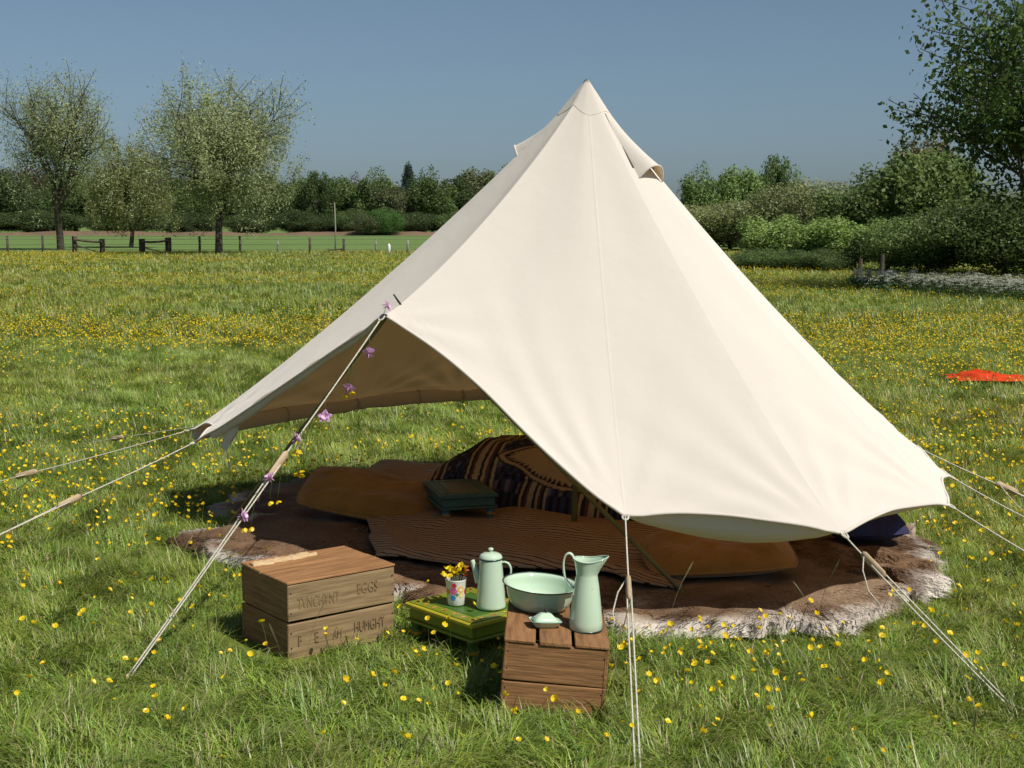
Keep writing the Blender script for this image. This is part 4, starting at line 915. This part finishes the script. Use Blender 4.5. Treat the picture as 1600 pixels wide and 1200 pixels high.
def lay_turf(name, zones, label):
    """zones: y0, y1, tile, prototypes; squares cut by a rug or a crate are left to the loose tufts"""
    for zi, (y0, y1, T, protos) in enumerate(zones):
        coll = proto_coll('%s_%d' % (name, zi), protos); pts = []; loose = []
        for j in range(int(round((y1 - y0) / T))):
            cy_ = y0 + (j + .5) * T; half = .46 * (cy_ + T) + 1.2
            for i in range(int(math.ceil(half / T))):
                for sg in (-1, 1):
                    cx_ = sg * (i + .5) * T; g = np.linspace(-T / 2 - .03, T / 2 + .03, 7); gx, gy = np.meshgrid(cx_ + g, cy_ + g); ok = free(gx.ravel(), gy.ravel()) if cy_ < 16 else np.ones(1, bool)
                    if ok.all(): pts.append((cx_, cy_, 0))
                    elif ok.any(): loose.append((cx_, cy_, T))
        pts = np.array(pts); n = len(pts); hz = (1 + .22 * fbm(pts[:, 0] * .5, pts[:, 1] * .5, 12)) * rng.uniform(.85, 1.15, n)
        scatter('%s' % name, pts, np.stack([0 * hz, 0 * hz, rng.integers(0, 4, n) * math.pi / 2], 1), np.stack([np.full(n, 1.04), np.full(n, 1.04), hz], 1), rng.integers(0, len(protos), n), coll, kind='stuff', label=label)
        for cx_, cy_, T_ in loose: LOOSE.append((cx_, cy_, T_))
LOOSE = []
lay_turf('near_grass', ((3.0, 10.0, .5, [sward(500 + k, .5, 10500, .045, .15, .0018, 0, .13, 1.15) for k in range(8)]),), 'rough green meadow grass around the tent')
lay_turf('meadow_grass', ((10.0, 20.0, 1.0, [sward(520 + k, 1.0, 4200, .06, .16, .0032, 1, .12, .9) for k in range(6)]),), 'green meadow grass behind the tent')
lay_turf('far_grass', ((20.0, 44.0, 2.0, [sward(540 + k, 2.0, 800, .10, .22, .007, 1, .10, .6) for k in range(5)]), (44.0, 80.0, 4.0, [sward(560 + k, 4.0, 170, .12, .26, .014, 1, .13, .5) for k in range(4)])), 'longer yellowish meadow grass running back to the fence')
tufts = proto_coll('near_tuft', [sward(580 + k, .12, 10500, .045, .14, .0018, 0, .13, 1.15) for k in range(7)])
lx_, ly_ = [], []
for cx_, cy_, T_ in LOOSE:
    n = int(110 * T_ * T_); lx_.append(rng.uniform(cx_ - T_ / 2, cx_ + T_ / 2, n)); ly_.append(rng.uniform(cy_ - T_ / 2, cy_ + T_ / 2, n))
x, y = np.concatenate(lx_), np.concatenate(ly_); k = free(x, y); x, y = x[k], y[k]; n = len(x); s_ = rng.uniform(.8, 1.1, n); s_[inside(table_poly, x, y)] *= .5
scatter('edge_grass', np.stack([x, y, 0 * x], 1), np.stack([0 * x, 0 * x, rng.uniform(0, 6.28, n)], 1), np.stack([s_, s_, s_], 1), rng.integers(0, 7, n), tufts, kind='stuff', label='green grass growing up to the rugs and crates')

# seed-headed bents that stand above the turf
def bent(seed):
    rg = random.Random(seed); h = rg.uniform(.22, .36); az = rg.uniform(0, 6.28); p = [np.array([math.cos(az) * .10 * k * k, math.sin(az) * .10 * k * k, h * k]) for k in np.linspace(0, 1, 6)]
    v, f = tube(p, [.0011] * 5 + [.0008], 3, cap=False); hv, hf = tube([p[-2], p[-1], p[-1] + (p[-1] - p[-2]) * .4], [.0012, .0042, .001], 4); v, f = join([(v, f), (hv, hf)])
    return mesh('bent', v, f, False, np.tile((.26, .22, .11), (len(v), 1)), M_grass)
bents = proto_coll('bent', [bent(k) for k in range(5)])
x, y = field_pts(3.6, 13, 5); k = free(x, y); x, y = x[k], y[k]
scatter('grass_seed_heads', np.stack([x, y, 0 * x], 1), np.stack([0 * x, 0 * x, rng.uniform(0, 6.28, len(x))], 1), np.repeat(rng.uniform(.6, 1, len(x))[:, None], 3, 1), rng.integers(0, 5, len(x)), bents, kind='stuff', label='thin straw seed heads standing above the grass')

# the nearest 300 buttercups, one by one
x, y = field_pts(3.95, 7.2, 120, margin=.05, slope=.375); k = free(x, y, 1.04); x, y = x[k], y[k]
dn = 0.5 + 0.5 * fbm(x * .8 + 4, y * .8, 91) + .35 * np.exp(-((x - .75) ** 2 + (y - 5.1) ** 2) / .35) + .25 * (y > 6.6)
k = rng.random(len(x)) < np.clip(dn, 0, 1) ** 2; x, y = x[k], y[k]; order = np.argsort(y + rng.normal(0, 1.0, len(y)))[:300]; x, y = x[order], y[order]
for i in range(len(x)):
    sm, bm_, _ = pairs[i % 6]; s = random.Random(i).uniform(.5, .98)
    r_ = obj('buttercup', None, loc=(x[i], y[i], 0), rot=(0, 0, random.Random(i + 999).uniform(0, 6.28)), label='yellow buttercup growing in the grass near the tent', cat='flower', group='buttercups in the nearest grass'); r_.scale = (s, s, s)
    obj('stem', sm, r_); obj('blossom', bm_, r_)
# all the others
fm = []
for k, (_, _, (sv, sf, sc_, bv_, bf, bc)) in enumerate(pairs):
    v, f = join([(sv, sf), (bv_, bf)]); fm.append(mesh('far_buttercup', v, f, False, np.vstack([sc_, bc]), M_pet))
fcol = proto_coll('meadow_buttercup', fm); XX, YY, SS = [], [], []
for y0, y1, dens, s in ((4.0, 7.2, 14, .85), (7.2, 13, 120, .8), (13, 24, 170, .8), (24, 45, 52, .9), (45, 79, 24, 1.15)):
    x, y = field_pts(y0, y1, dens); k = free(x, y, 1.03); x, y = x[k], y[k]
    d = .42 + 1.05 * fbm(x * .20, y * .15, 55) + .6 * fbm(x * .8, y * .8, 58); d = np.where((y > 26) & (y < 34), d * .6, d)
    k = rng.random(len(x)) < np.clip(d, 0.04, 1); XX.append(x[k]); YY.append(y[k]); SS.append(np.full(k.sum(), s))
x, y, s = map(np.concatenate, (XX, YY, SS)); s = s * rng.uniform(.75, 1.15, len(x))
scatter('meadow_buttercups', np.stack([x, y, 0 * x], 1), np.stack([0 * x, 0 * x, rng.uniform(0, 6.28, len(x))], 1), np.stack([s, s, s], 1), rng.integers(0, 6, len(x)), fcol, kind='stuff', label='drifts of yellow buttercups across the meadow')

# ------------------------------------------------------------------ red cloth on the grass
rc = G(1556, 602); n, m = 44, 22; u, v = np.meshgrid(np.linspace(-1, 1, n), np.linspace(-1, 1, m), indexing='ij')
z = .03 + .15 * np.clip(1 - u ** 2, 0, 1) * (1 - v ** 2) * (.5 + .9 * fbm(u * 3.4, v * 2.2, 8)) + .03 * np.sin(u * 13 + 5 * vnoise(u * 3, v * 2, 4)) * (1 - v ** 2) + .10 * np.clip(1 - v ** 2, 0, 1) * np.exp(-((u + .3) / .35) ** 2)
vv = np.dstack([.46 * u + .05 * vnoise(u * 3, v * 3, 2), (.24 - .08 * u) * v - .12 * u + .04 * vnoise(u * 3, v * 3, 5), z * .45 + .06]).reshape(-1, 3)
obj('crumpled_cloth', mesh('crumpled_cloth', vv, grid_faces(n, m), True, mat=M_red), loc=(rc[0], rc[1], 0), label='crumpled orange-red cloth lying in the grass at the right', cat='cloth')
HARD.append(np.array([(rc[0] - .4, rc[1] - .2), (rc[0] + .4, rc[1] - .2), (rc[0] + .4, rc[1] + .2), (rc[0] - .4, rc[1] + .2)]))

# ------------------------------------------------------------------ fence, rails and poles
FY = 78.0
def post_at(px, top, D, r, mat, parent, origin, name='post', square=False):
    p = P(px, 398, D); h = P(px, top, D)[2]
    v, f = tube(np.array([(p[0], D, -.1), (p[0] + .02, D, h * .5), (p[0] + .01, D, h)]) - origin, r, 4 if square else 8); return obj(name, mesh(name, v, f, not square, mat=mat), parent)
o0 = np.array([P(320, 398, FY)[0], FY, 0]); fence = empty('wire_fence', o0, label='post and wire fence between the meadow and the far field', cat='fence')
posts = [(12, 369), (67, 367), (312, 369), (375, 369), (434, 374), (484, 371), (537, 373), (587, 374), (637, 375), (-45, 369), (690, 375)]
for px_, top in posts: post_at(px_, top, FY, .07 if px_ not in (434, 587) else .055, M_post if px_ not in (434, 587, 637) else M_pale, fence, o0)
for z in (.25, .55, .85, 1.02):
    v, f = tube(line((P(-60, 398, FY)[0], FY - .07, z), (P(720, 398, FY)[0], FY - .07, z), 30) - o0, .010, 4); obj('wire', mesh('wire', v, f, mat=M_wire), fence)
def rail(pxa, pxb, ta, tb, label, thick):
    oo = np.array([P(pxa, 398, FY - 1)[0], FY - 1, 0]); r_ = empty('rail_barrier', oo, label=label, cat='barrier', group='wooden rail barriers by the fence')
    post_at(pxa, ta, FY - 1, thick, M_post, r_, oo, square=True); post_at(pxb, tb, FY - 1, thick, M_post, r_, oo, square=True)
    a, b = P(pxa, ta + 5, FY - 1.2), P(pxb, tb + 5, FY - 1.2); v, f = tube(line(a, b, 4, .04) - oo, .07, 6); obj('rail', mesh('rail', v, f, mat=M_post), r_)
    b2 = P(pxb, 396, FY - 1.1); v, f = tube(line(a - np.array([0, 0, .3]), b2, 3) - oo, .035, 6); obj('brace', mesh('brace', v, f, mat=M_post), r_)
rail(117, 160, 369, 373, 'wooden rail barrier with sagging bar beside the left trunk', .15); rail(222, 263, 373, 371, 'wooden rail barrier with level bar between the two trees', .18)
def thin_pole(px_, top, D, label, r=.05):
    p = P(px_, 398, D); h = P(px_, top, D)[2]; v, f = tube([(0, 0, -.1), (.03, 0, h / 2), (0, 0, h)], [r, r * .8, r * .5], 8); return obj('stake', mesh('stake', v, f, True, mat=M_pale), loc=(p[0], D, 0), label=label, cat='stake')
thin_pole(524, 316, FY + 3, 'tall thin pale stake beyond the fence'); 
sg = np.array([P(523, 398, FY - .5)[0], FY - .5, 0]); tg = empty('tree_guard', sg, label='small wooden guard frame around the foot of the tall stake', cat='guard')
for px_ in (513, 533): post_at(px_, 388, FY - .5, .05, M_post, tg, sg)
v, f = tube(line(P(512, 391, FY - .6), P(535, 389, FY - .6), 3) - sg, .05, 6); obj('rail', mesh('rail', v, f, mat=M_post), tg)
wm = P(608, 398, FY - 3); v, f = lathe([(.001, -.05), (.09, -.05), (.085, .5), (.05, .62), (.001, .64)], 10); obj('marker_post', mesh('marker_post', v, f, True, mat=M_white), loc=(wm[0], FY - 3, 0), label='short white marker post at the meadow edge', cat='post')

# ------------------------------------------------------------------ trees
def leaves(cen, nrm_out, size, rg, asp=.5, cols=None, face=.5):
    n = len(cen); d = rg.normal(size=(n, 3)); d /= np.linalg.norm(d, axis=1)[:, None]
    nn = nrm_out * face + rg.normal(size=(n, 3)) * .6; nn /= np.linalg.norm(nn, axis=1)[:, None] + 1e-9
    a = d - nn * (d * nn).sum(1)[:, None]; a /= np.linalg.norm(a, axis=1)[:, None] + 1e-9; b = np.cross(nn, a)
    L = (size * rg.uniform(.6, 1.3, n))[:, None]
    v = np.stack([cen - a * L * .5, cen + b * L * asp * .5 + a * L * .05, cen + a * L * .5, cen - b * L * asp * .5 + a * L * .05], 1).reshape(-1, 3)
    return v, np.arange(n * 4).reshape(-1, 4), np.repeat(cols, 4, 0)
def skeleton(seed, h, levels=4, trunk=.28, spread=.55, kids=(7, 5, 5, 4), up=.35, rad0=.021):
    rg = random.Random(seed); tubes, tips = [], []
    def grow(p, d, L, r, lev):
        n = 5; pts = [p.copy()]; dd = d.copy()
        for k in range(n):
            dd = dd + np.array([rg.gauss(0, .11), rg.gauss(0, .11), up * .13 if lev else 0]); dd /= np.linalg.norm(dd); pts.append(pts[-1] + dd * L / n)
        rr_ = np.linspace(r, r * (.55 if lev == 0 else .35), n + 1); tubes.append((np.array(pts), rr_, 8 if lev == 0 else (5 if lev == 1 else 3)))
        if lev >= levels - 1:
            for q in pts[1:]: tips.append(q)
            return
        for c in range(kids[lev]):
            k = rg.uniform(.45 if lev == 0 else .25, 1.0) if c else 1.0; i = min(int(k * n), n - 1); f_ = k * n - i; q = pts[i] * (1 - f_) + pts[i + 1] * f_ if i < n else pts[-1]
            perp = np.cross(dd, [rg.gauss(0, 1), rg.gauss(0, 1), rg.gauss(0, 1)]); perp /= np.linalg.norm(perp) + 1e-9
            nd = dd * (1 - spread * rg.uniform(.5, 1.1)) + perp * spread * rg.uniform(.7, 1.25); nd /= np.linalg.norm(nd)
            grow(q, nd, L * rg.uniform(.58, .85) * (1.15 if lev == 0 else 1), r * (.52 if lev else .46), lev + 1)
    grow(np.zeros(3), np.array([rg.uniform(-.05, .05), 0, 1.0]), h * trunk * 1.25, h * rad0, 0)
    return tubes, np.array(tips)
def open_tree(name, px_, base, top, width_px, seed, label, cols, n_leaf, leaf, kids=(8, 6, 5, 4), trunk=.28, droop=.0, squash=1.0, asp=.42, cat='tree', skirt=.12, n_fill=12000):
    p = G(px_, base); D = p[1]; H_ = (P(px_, top, D)[2]); W = width_px / FPX * D
    tubes, tips = skeleton(seed, H_, 4, trunk, .55, kids, .5)
    zmax = tips[:, 2].max(); cxy = (tips[:, :2].max(0) + tips[:, :2].min(0)) / 2; ext = (tips[:, :2].max(0) - tips[:, :2].min(0)) / 2
    def warp(q):
        q = np.array(q, float); k = np.clip(q[:, 2:3] / zmax, 0, 1); q[:, :2] = q[:, :2] - cxy * np.clip(k * 3, 0, 1); q[:, :2] *= (W / 2 * .95) / ext * np.clip(.25 + k * 3, 0, 1); q[:, 2] *= H_ * .97 / zmax; return q
    root_ = empty(name, (p[0], D, 0), label=label, cat=cat)
    parts = [tube(warp(pt), np.maximum(r_, .012), nn, cap=False) for pt, r_, nn in tubes]
    v, f = join(parts); obj('trunk', mesh('trunk', v, f, True, mat=M_bark), root_)
    rg = np.random.default_rng(seed); tw = warp(tips); i = rg.integers(0, len(tw), n_leaf); c = tw[i] + rg.normal(size=(n_leaf, 3)) * np.array([.26, .26, .24]) * (H_ / 11) - np.array([0, 0, 1]) * rg.random(n_leaf)[:, None] * droop
    ncl = 420; d = rg.normal(size=(ncl, 3)); d /= np.linalg.norm(d, axis=1)[:, None]; q = d * (rg.random(ncl) ** .45)[:, None]; lowr = np.clip(-q[:, 2], 0, 1); q[:, :2] *= (1 + .55 * lowr ** 2)[:, None]          # sprays filling the crown down to its skirt
    sh = .82 + .18 * np.sin(np.arctan2(q[:, 1], q[:, 0]) * 3 + q[:, 2] * 2 + seed)
    q = q * np.array([W / 2, W / 2, H_ * (1 - skirt) / 2 * .98]) * sh[:, None]; q[:, 2] += H_ * (1 + skirt) / 2
    j = rg.integers(0, ncl, n_fill); spr = np.column_stack([d[:, :2] * .35, np.full(ncl, .75)]); c2 = q[j] + spr[j] * rg.normal(0, .55, n_fill)[:, None] * (H_ / 11) + rg.normal(size=(n_fill, 3)) * .17 * (H_ / 11)
    c = np.vstack([c, c2])
    c = c[c[:, 2] > .7]; i = rg.integers(0, len(cols), len(c)); cc = np.array(cols)[i] * rg.uniform(.7, 1.25, len(c))[:, None] * (1 + .18 * vnoise(c[:, 0] * 1.1, c[:, 2] * 1.1, seed))[:, None]
    out = c - np.array([0, 0, H_ * .5]); out /= np.linalg.norm(out, axis=1)[:, None]
    v, f, k = leaves(c, out, leaf, rg, asp, cc, .6); obj('crown', mesh('crown', v, f, False, k, M_leaf), root_)
    return root_
silver = [(.36, .40, .20), (.42, .45, .26), (.30, .35, .15), (.24, .29, .11)]
open_tree('silver_willow', 342, 400, 96, 305, 31, 'large pale silvery leaved tree standing at the fence, right of the pair', silver, 22000, .145, droop=.5, kids=(9, 6, 5, 4), skirt=.06, n_fill=34000)
open_tree('silver_willow', 95, 391, 90, 215, 47, 'pale sparsely leaved tree at the left edge, left of the pair', silver, 14000, .15, trunk=.34, kids=(8, 6, 5, 4), droop=.2, skirt=.08, n_fill=18000)
open_tree('olive_willow', 205, 387, 205, 150, 53, 'lower olive green tree filling the gap between the two pale trees', [(.24, .26, .09), (.30, .30, .13), (.18, .21, .07)], 14000, .165, trunk=.2, kids=(9, 6, 5, 4), droop=1.2, skirt=.02, n_fill=22000)
# solid hedgerow and woodland trees: clumps of leaves round a limb skeleton
def clump_mesh(seed, w_, h_, ncl, nleaf, leaf, low=.12, cone=False, asp=.6):
    rg = np.random.default_rng(seed); cl = []
    for k in range(ncl):
        if cone:
            q = (k + .5) / ncl; a = k * 2.399; rad = (1 - q) ** .8 * .9 + .06; cl.append((math.cos(a) * rad * .6, math.sin(a) * rad * .6, low + q * (1 - low) * .96, .16 + .20 * (1 - q)))
        else:
            d = rg.normal(size=3); d /= np.linalg.norm(d); rr_ = rg.uniform(.4, .8); z = .5 + d[2] * rr_ * .5
            cl.append((d[0] * rr_ * (.8 + .2 * math.sin(math.pi * z)), d[1] * rr_, low + (1 - low) * z, rg.uniform(.20, .40)))
    cl = np.array(cl); i = rg.integers(0, ncl, nleaf); d = rg.normal(size=(nleaf, 3)); d /= np.linalg.norm(d, axis=1)[:, None]
    rr_ = rg.random(nleaf) ** .35; c = np.zeros((nleaf, 3)); s = cl[i, 3] * rr_
    c[:, 0] = (cl[i, 0] + d[:, 0] * s) * w_ / 2; c[:, 1] = (cl[i, 1] + d[:, 1] * s) * w_ / 2; c[:, 2] = (cl[i, 2] + d[:, 2] * s * .62) * h_
    c[:, 2] = np.clip(c[:, 2], .05, None)
    cv = rg.uniform(.72, 1.28, ncl); col = np.tile((1.0, 1.0, 1.0), (nleaf, 1)) * cv[i][:, None] * rg.uniform(.65, 1.3, nleaf)[:, None] * np.stack([rg.uniform(.9, 1.15, nleaf), np.ones(nleaf), rg.uniform(.8, 1.2, nleaf)], 1)
    v, f, k = leaves(c, d, leaf, rg, asp, col, .9)
    tubes = [tube([(0, 0, -.1), (.1, 0, h_ * .3), (0, .1, h_ * .55)], [h_ * .028, h_ * .02, h_ * .012], 7, cap=False)]
    for q in cl[::max(1, ncl // 14)]: tubes.append(tube([(0, 0, h_ * .25), (q[0] * w_ * .25, q[1] * w_ * .25, h_ * (q[2] * .7 + .1)), (q[0] * w_ * .5, q[1] * w_ * .5, q[2] * h_)], [h_ * .012, h_ * .007, h_ * .003], 4, cap=False))
    return mesh('crown', v, f, False, k, M_leaf), mesh('trunk', *join(tubes), True, mat=M_bark)
KIND = {'round': clump_mesh(1, 9, 9, 46, 15000, .34), 'tall': clump_mesh(2, 9, 9, 40, 15000, .33, .06), 'loose': clump_mesh(3, 9, 9, 44, 15000, .34, .0), 'bush': clump_mesh(4, 9, 9, 48, 15000, .33, .0), 'wide': clump_mesh(7, 18, 9, 90, 34000, .33, .0), 'conifer': clump_mesh(5, 9, 9, 46, 9000, .26, .12, True), 'shaggy': clump_mesh(6, 9, 9, 60, 16000, .35, .03)}
def wood_tree(name, kind, px_, top, wpx, D, col, label, cat='tree', group=None, rz=0.0, zlift=0):
    p = P(px_, 398, D); H_ = P(px_, top, D)[2]; W = wpx / FPX * D
    b9 = 9.0
    if kind not in ('conifer', 'loose') and W / H_ > 1.45: kind = 'wide'; b9 = 18.0
    r_ = empty(name, (p[0], D, 0), rz, label=label, cat=cat, group=group); r_.scale = (W / b9, W / b9, H_ / 9)
    a, b = KIND[kind]; c = obj('crown', a, r_); c.color = (col[0], col[1], col[2], 1); obj('trunk', b, r_); return r_
GT = 'trees of the far woodland edge'
dk, mg, lg, olv, cop, blu = (.075, .112, .038), (.105, .158, .048), (.145, .215, .068), (.125, .15, .065), (.13, .06, .045), (.045, .075, .055)
specs = [('woodland_tree', 'round', -20, 258, 110, 228, dk, 'dark green tree at the far left edge of the woodland'),
 ('copper_tree', 'round', 45, 262, 80, 236, (.12, .085, .06), 'dull copper tree behind the leftmost pale tree'),
 ('woodland_tree', 'tall', 120, 270, 90, 224, mg, 'mid green tree just right of the leftmost trunk in the far wood'),
 ('woodland_tree', 'shaggy', 190, 262, 100, 232, dk, 'dark shaggy tree behind the olive tree in the far wood'),
 ('woodland_tree', 'round', 265, 268, 90, 226, mg, 'mid green round tree behind the left side of the large pale tree'),
 ('woodland_tree', 'tall', 330, 276, 90, 234, dk, 'dark tall tree hidden behind the large pale tree trunk'),
 ('woodland_tree', 'shaggy', 400, 272, 95, 224, mg, 'mid green shaggy tree behind the right side of the large pale tree'),
 ('woodland_tree', 'round', 468, 276, 66, 230, lg, 'light green round tree just right of the large pale tree'),
 ('woodland_tree', 'tall', 499, 272, 44, 222, dk, 'narrow dark green tree near the tall stake'),
 ('woodland_tree', 'shaggy', 532, 279, 62, 228, mg, 'bushy mid green tree directly behind the tall stake'),
 ('copper_tree', 'round', 553, 283, 40, 240, cop, 'dark red copper tree peeping between green trees'),
 ('woodland_tree', 'round', 582, 274, 62, 226, lg, 'bright green tree left of the dark conifer'),
 ('woodland_tree', 'loose', 613, 290, 50, 222, olv, 'olive green tree beside the dark conifer'),
 ('conifer_tree', 'conifer', 639, 261, 40, 232, blu, 'dark bluish spire-topped conifer above the far wood'),
 ('woodland_tree', 'round', 676, 274, 62, 224, mg, 'mid green tree right of the dark conifer'),
 ('woodland_tree', 'tall', 710, 282, 56, 229, dk, 'dark green tree close to the left edge of the tent'),
 ('woodland_tree', 'shaggy', 745, 266, 74, 236, olv, 'pale olive rounded tree touching the tent edge'),
 ('woodland_tree', 'round', 800, 272, 80, 228, mg, 'mid green tree half hidden behind the tent')]
for i, (nm, kd, px_, top, wp, D, col, lab) in enumerate(specs): wood_tree(nm, kd, px_, top - 3, wp * 1.55, D, col, lab, group=GT, rz=i * 1.3)
for i, (px_, top, wp, D, col, lab, nm) in enumerate([(603, 328, 44, 205, (.10, .20, .05), 'round bright bush in front of the far wood', 'bush'), (575, 340, 42, 204, olv, 'low dull bush left of the round bright bush', 'bush'), (460, 330, 60, 216, dk, 'dark low bush under the edge of the large pale tree', 'bush'), (510, 338, 70, 214, dk, 'dark low bush at the foot of the narrow dark tree', 'bush'),
   (650, 335, 70, 214, dk, 'dark low bush below the conifer', 'bush'), (715, 335, 70, 213, mg, 'low green bush near the tent at the field edge', 'bush'), (395, 338, 70, 215, dk, 'dark low bush behind the large pale trunk', 'bush'), (290, 335, 90, 214, dk, 'dark low bush left of the large pale trunk', 'bush'), (190, 335, 90, 214, dk, 'dark low bush below the olive tree', 'bush'), (60, 332, 110, 214, dk, 'dark low bush at the left field edge', 'bush'), (550, 330, 50, 212, mg, 'mid green low bush between stake and round bush', 'bush'), (-30, 335, 100, 213, dk, 'dark low bush at the picture edge on the left', 'bush')]):
    wood_tree(nm, 'bush', px_, top - 4, wp * 1.5, D, col, lab, cat='bush', group='bushes below the far wood', rz=i * .9)
# right-hand hedge, nearer
rs = [('hedge_tree', 'round', 1092, 272, 60, 98, mg, 'small dark green tree just right of the tent'), ('hedge_tree', 'shaggy', 1150, 264, 75, 100, mg, 'mid green tree second from the tent on the right'), ('hedge_tree', 'tall', 1212, 249, 58, 102, dk, 'tallest dark round-headed tree of the right hand hedge'),
 ('hedge_tree', 'bush', 1140, 318, 170, 90, (.16, .18, .075), 'olive hedge bush sloping down beside the tent'), ('hedge_tree', 'bush', 1265, 284, 190, 86, (.15, .17, .075), 'broad domed olive bush right of the tent'), ('hedge_tree', 'round', 1345, 278, 120, 74, dk, 'dark green tree behind the front shrubs on the right'),
 ('hedge_tree', 'shaggy', 1440, 236, 150, 58, (.10, .14, .045), 'large dark tree left of the big overhanging tree'), ('hedge_tree', 'round', 1455, 214, 120, 66, (.12, .115, .06), 'brownish topped tree under the overhanging boughs'), ('hedge_tree', 'bush', 1570, 300, 240, 44, (.075, .105, .035), 'dense dark shrub at the right edge'),
 ('hedge_tree', 'bush', 1450, 335, 170, 46, (.085, .125, .04), 'dark thick shrub below the large dark tree'), ('hedge_shrub', 'loose', 1212, 345, 92, 52, (.17, .24, .07), 'bright leafy shrub nearest the tent on the right'), ('hedge_shrub', 'loose', 1305, 348, 105, 50, (.16, .23, .065), 'bright leafy shrub in the middle of the right hedge'), ('hedge_shrub', 'loose', 1388, 350, 90, 48, (.13, .185, .055), 'leafy shrub at the right of the hedge gap'),
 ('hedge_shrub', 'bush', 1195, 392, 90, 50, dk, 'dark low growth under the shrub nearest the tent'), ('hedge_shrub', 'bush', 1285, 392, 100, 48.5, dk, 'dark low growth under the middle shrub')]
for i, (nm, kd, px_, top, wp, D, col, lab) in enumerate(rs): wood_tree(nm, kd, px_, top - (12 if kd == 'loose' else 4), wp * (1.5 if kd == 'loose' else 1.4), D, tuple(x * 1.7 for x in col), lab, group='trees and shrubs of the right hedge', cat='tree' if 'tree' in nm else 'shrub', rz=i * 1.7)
open_tree('overhanging_tree', 1700, 456, -90, 680, 71, 'big dark leaved tree overhanging the right edge', [(.10, .16, .045), (.14, .215, .055), (.075, .125, .035)], 26000, .16, kids=(10, 7, 6, 5), trunk=.2, droop=.35, asp=.6, n_fill=8000, skirt=.14)
for px_, top, lab in ((1377, 398, 'taller brown post in the right hand hedge'), (1343, 404, 'shorter brown post in the right hand hedge')):
    p = P(px_, 430, 43); h = P(px_, top, 43)[2]; v, f = tube([(0, 0, -.1), (.02, 0, h)], .07, 8); obj('hedge_post', mesh('hedge_post', v, f, mat=M_post), loc=(p[0], 43, 0), label=lab, cat='post')
# cow parsley and tall growth along the foot of the hedge
def parsley(seed):
    rg = np.random.default_rng(seed); parts = []; cs = []
    v, f = tube([(0, 0, 0), (.03, 0, .4), (.05, .02, .75)], [.006, .005, .003], 4, cap=False); parts.append((v, f)); cs.append(np.tile((.08, .12, .04), (len(v), 1)))
    for k in range(7):
        a = rg.uniform(0, 6.28); c = np.array([.05 + math.cos(a) * .13, math.sin(a) * .13, .72 + rg.uniform(-.08, .14)]); n = 16; q = c + rg.normal(size=(n, 3)) * np.array([.035, .035, .012])
        v, f, kc = leaves(q, np.tile((0, 0, 1.0), (n, 1)), .03, rg, .8, np.tile((.62, .62, .52), (n, 1)), 1.2); parts.append((v, f)); cs.append(kc)
        v, f = tube([(.04, .01, .6), c], .002, 3, cap=False); parts.append((v, f)); cs.append(np.tile((.09, .13, .04), (len(v), 1)))
    n = 60; q = rg.normal(size=(n, 3)) * np.array([.13, .13, .16]) + np.array([0, 0, .32]); v, f, kc = leaves(q, np.tile((0, 0, 1.0), (n, 1)), .11, rg, .5, np.tile((.06, .105, .03), (n, 1)) * rg.uniform(.6, 1.3, (n, 1)), .6); parts.append((v, f)); cs.append(kc)
    v, f = join(parts); return mesh('parsley', v, f, False, np.vstack(cs), M_leaf)
pc = proto_coll('parsley', [parsley(k) for k in range(4)])
n = 620; k = rng.random(n); px_ = 1330 + k * 420; D = 35.5 - 8 * k + rng.normal(0, 1.0, n); x = (px_ - 800) / FPX * D
scatter('cow_parsley', np.stack([x, D, 0 * x], 1), np.stack([0 * x, 0 * x, rng.uniform(0, 6.28, n)], 1), np.repeat(rng.uniform(.32, .66, n)[:, None], 3, 1), rng.integers(0, 4, n), pc, kind='stuff', label='white cow parsley along the foot of the right hedge')
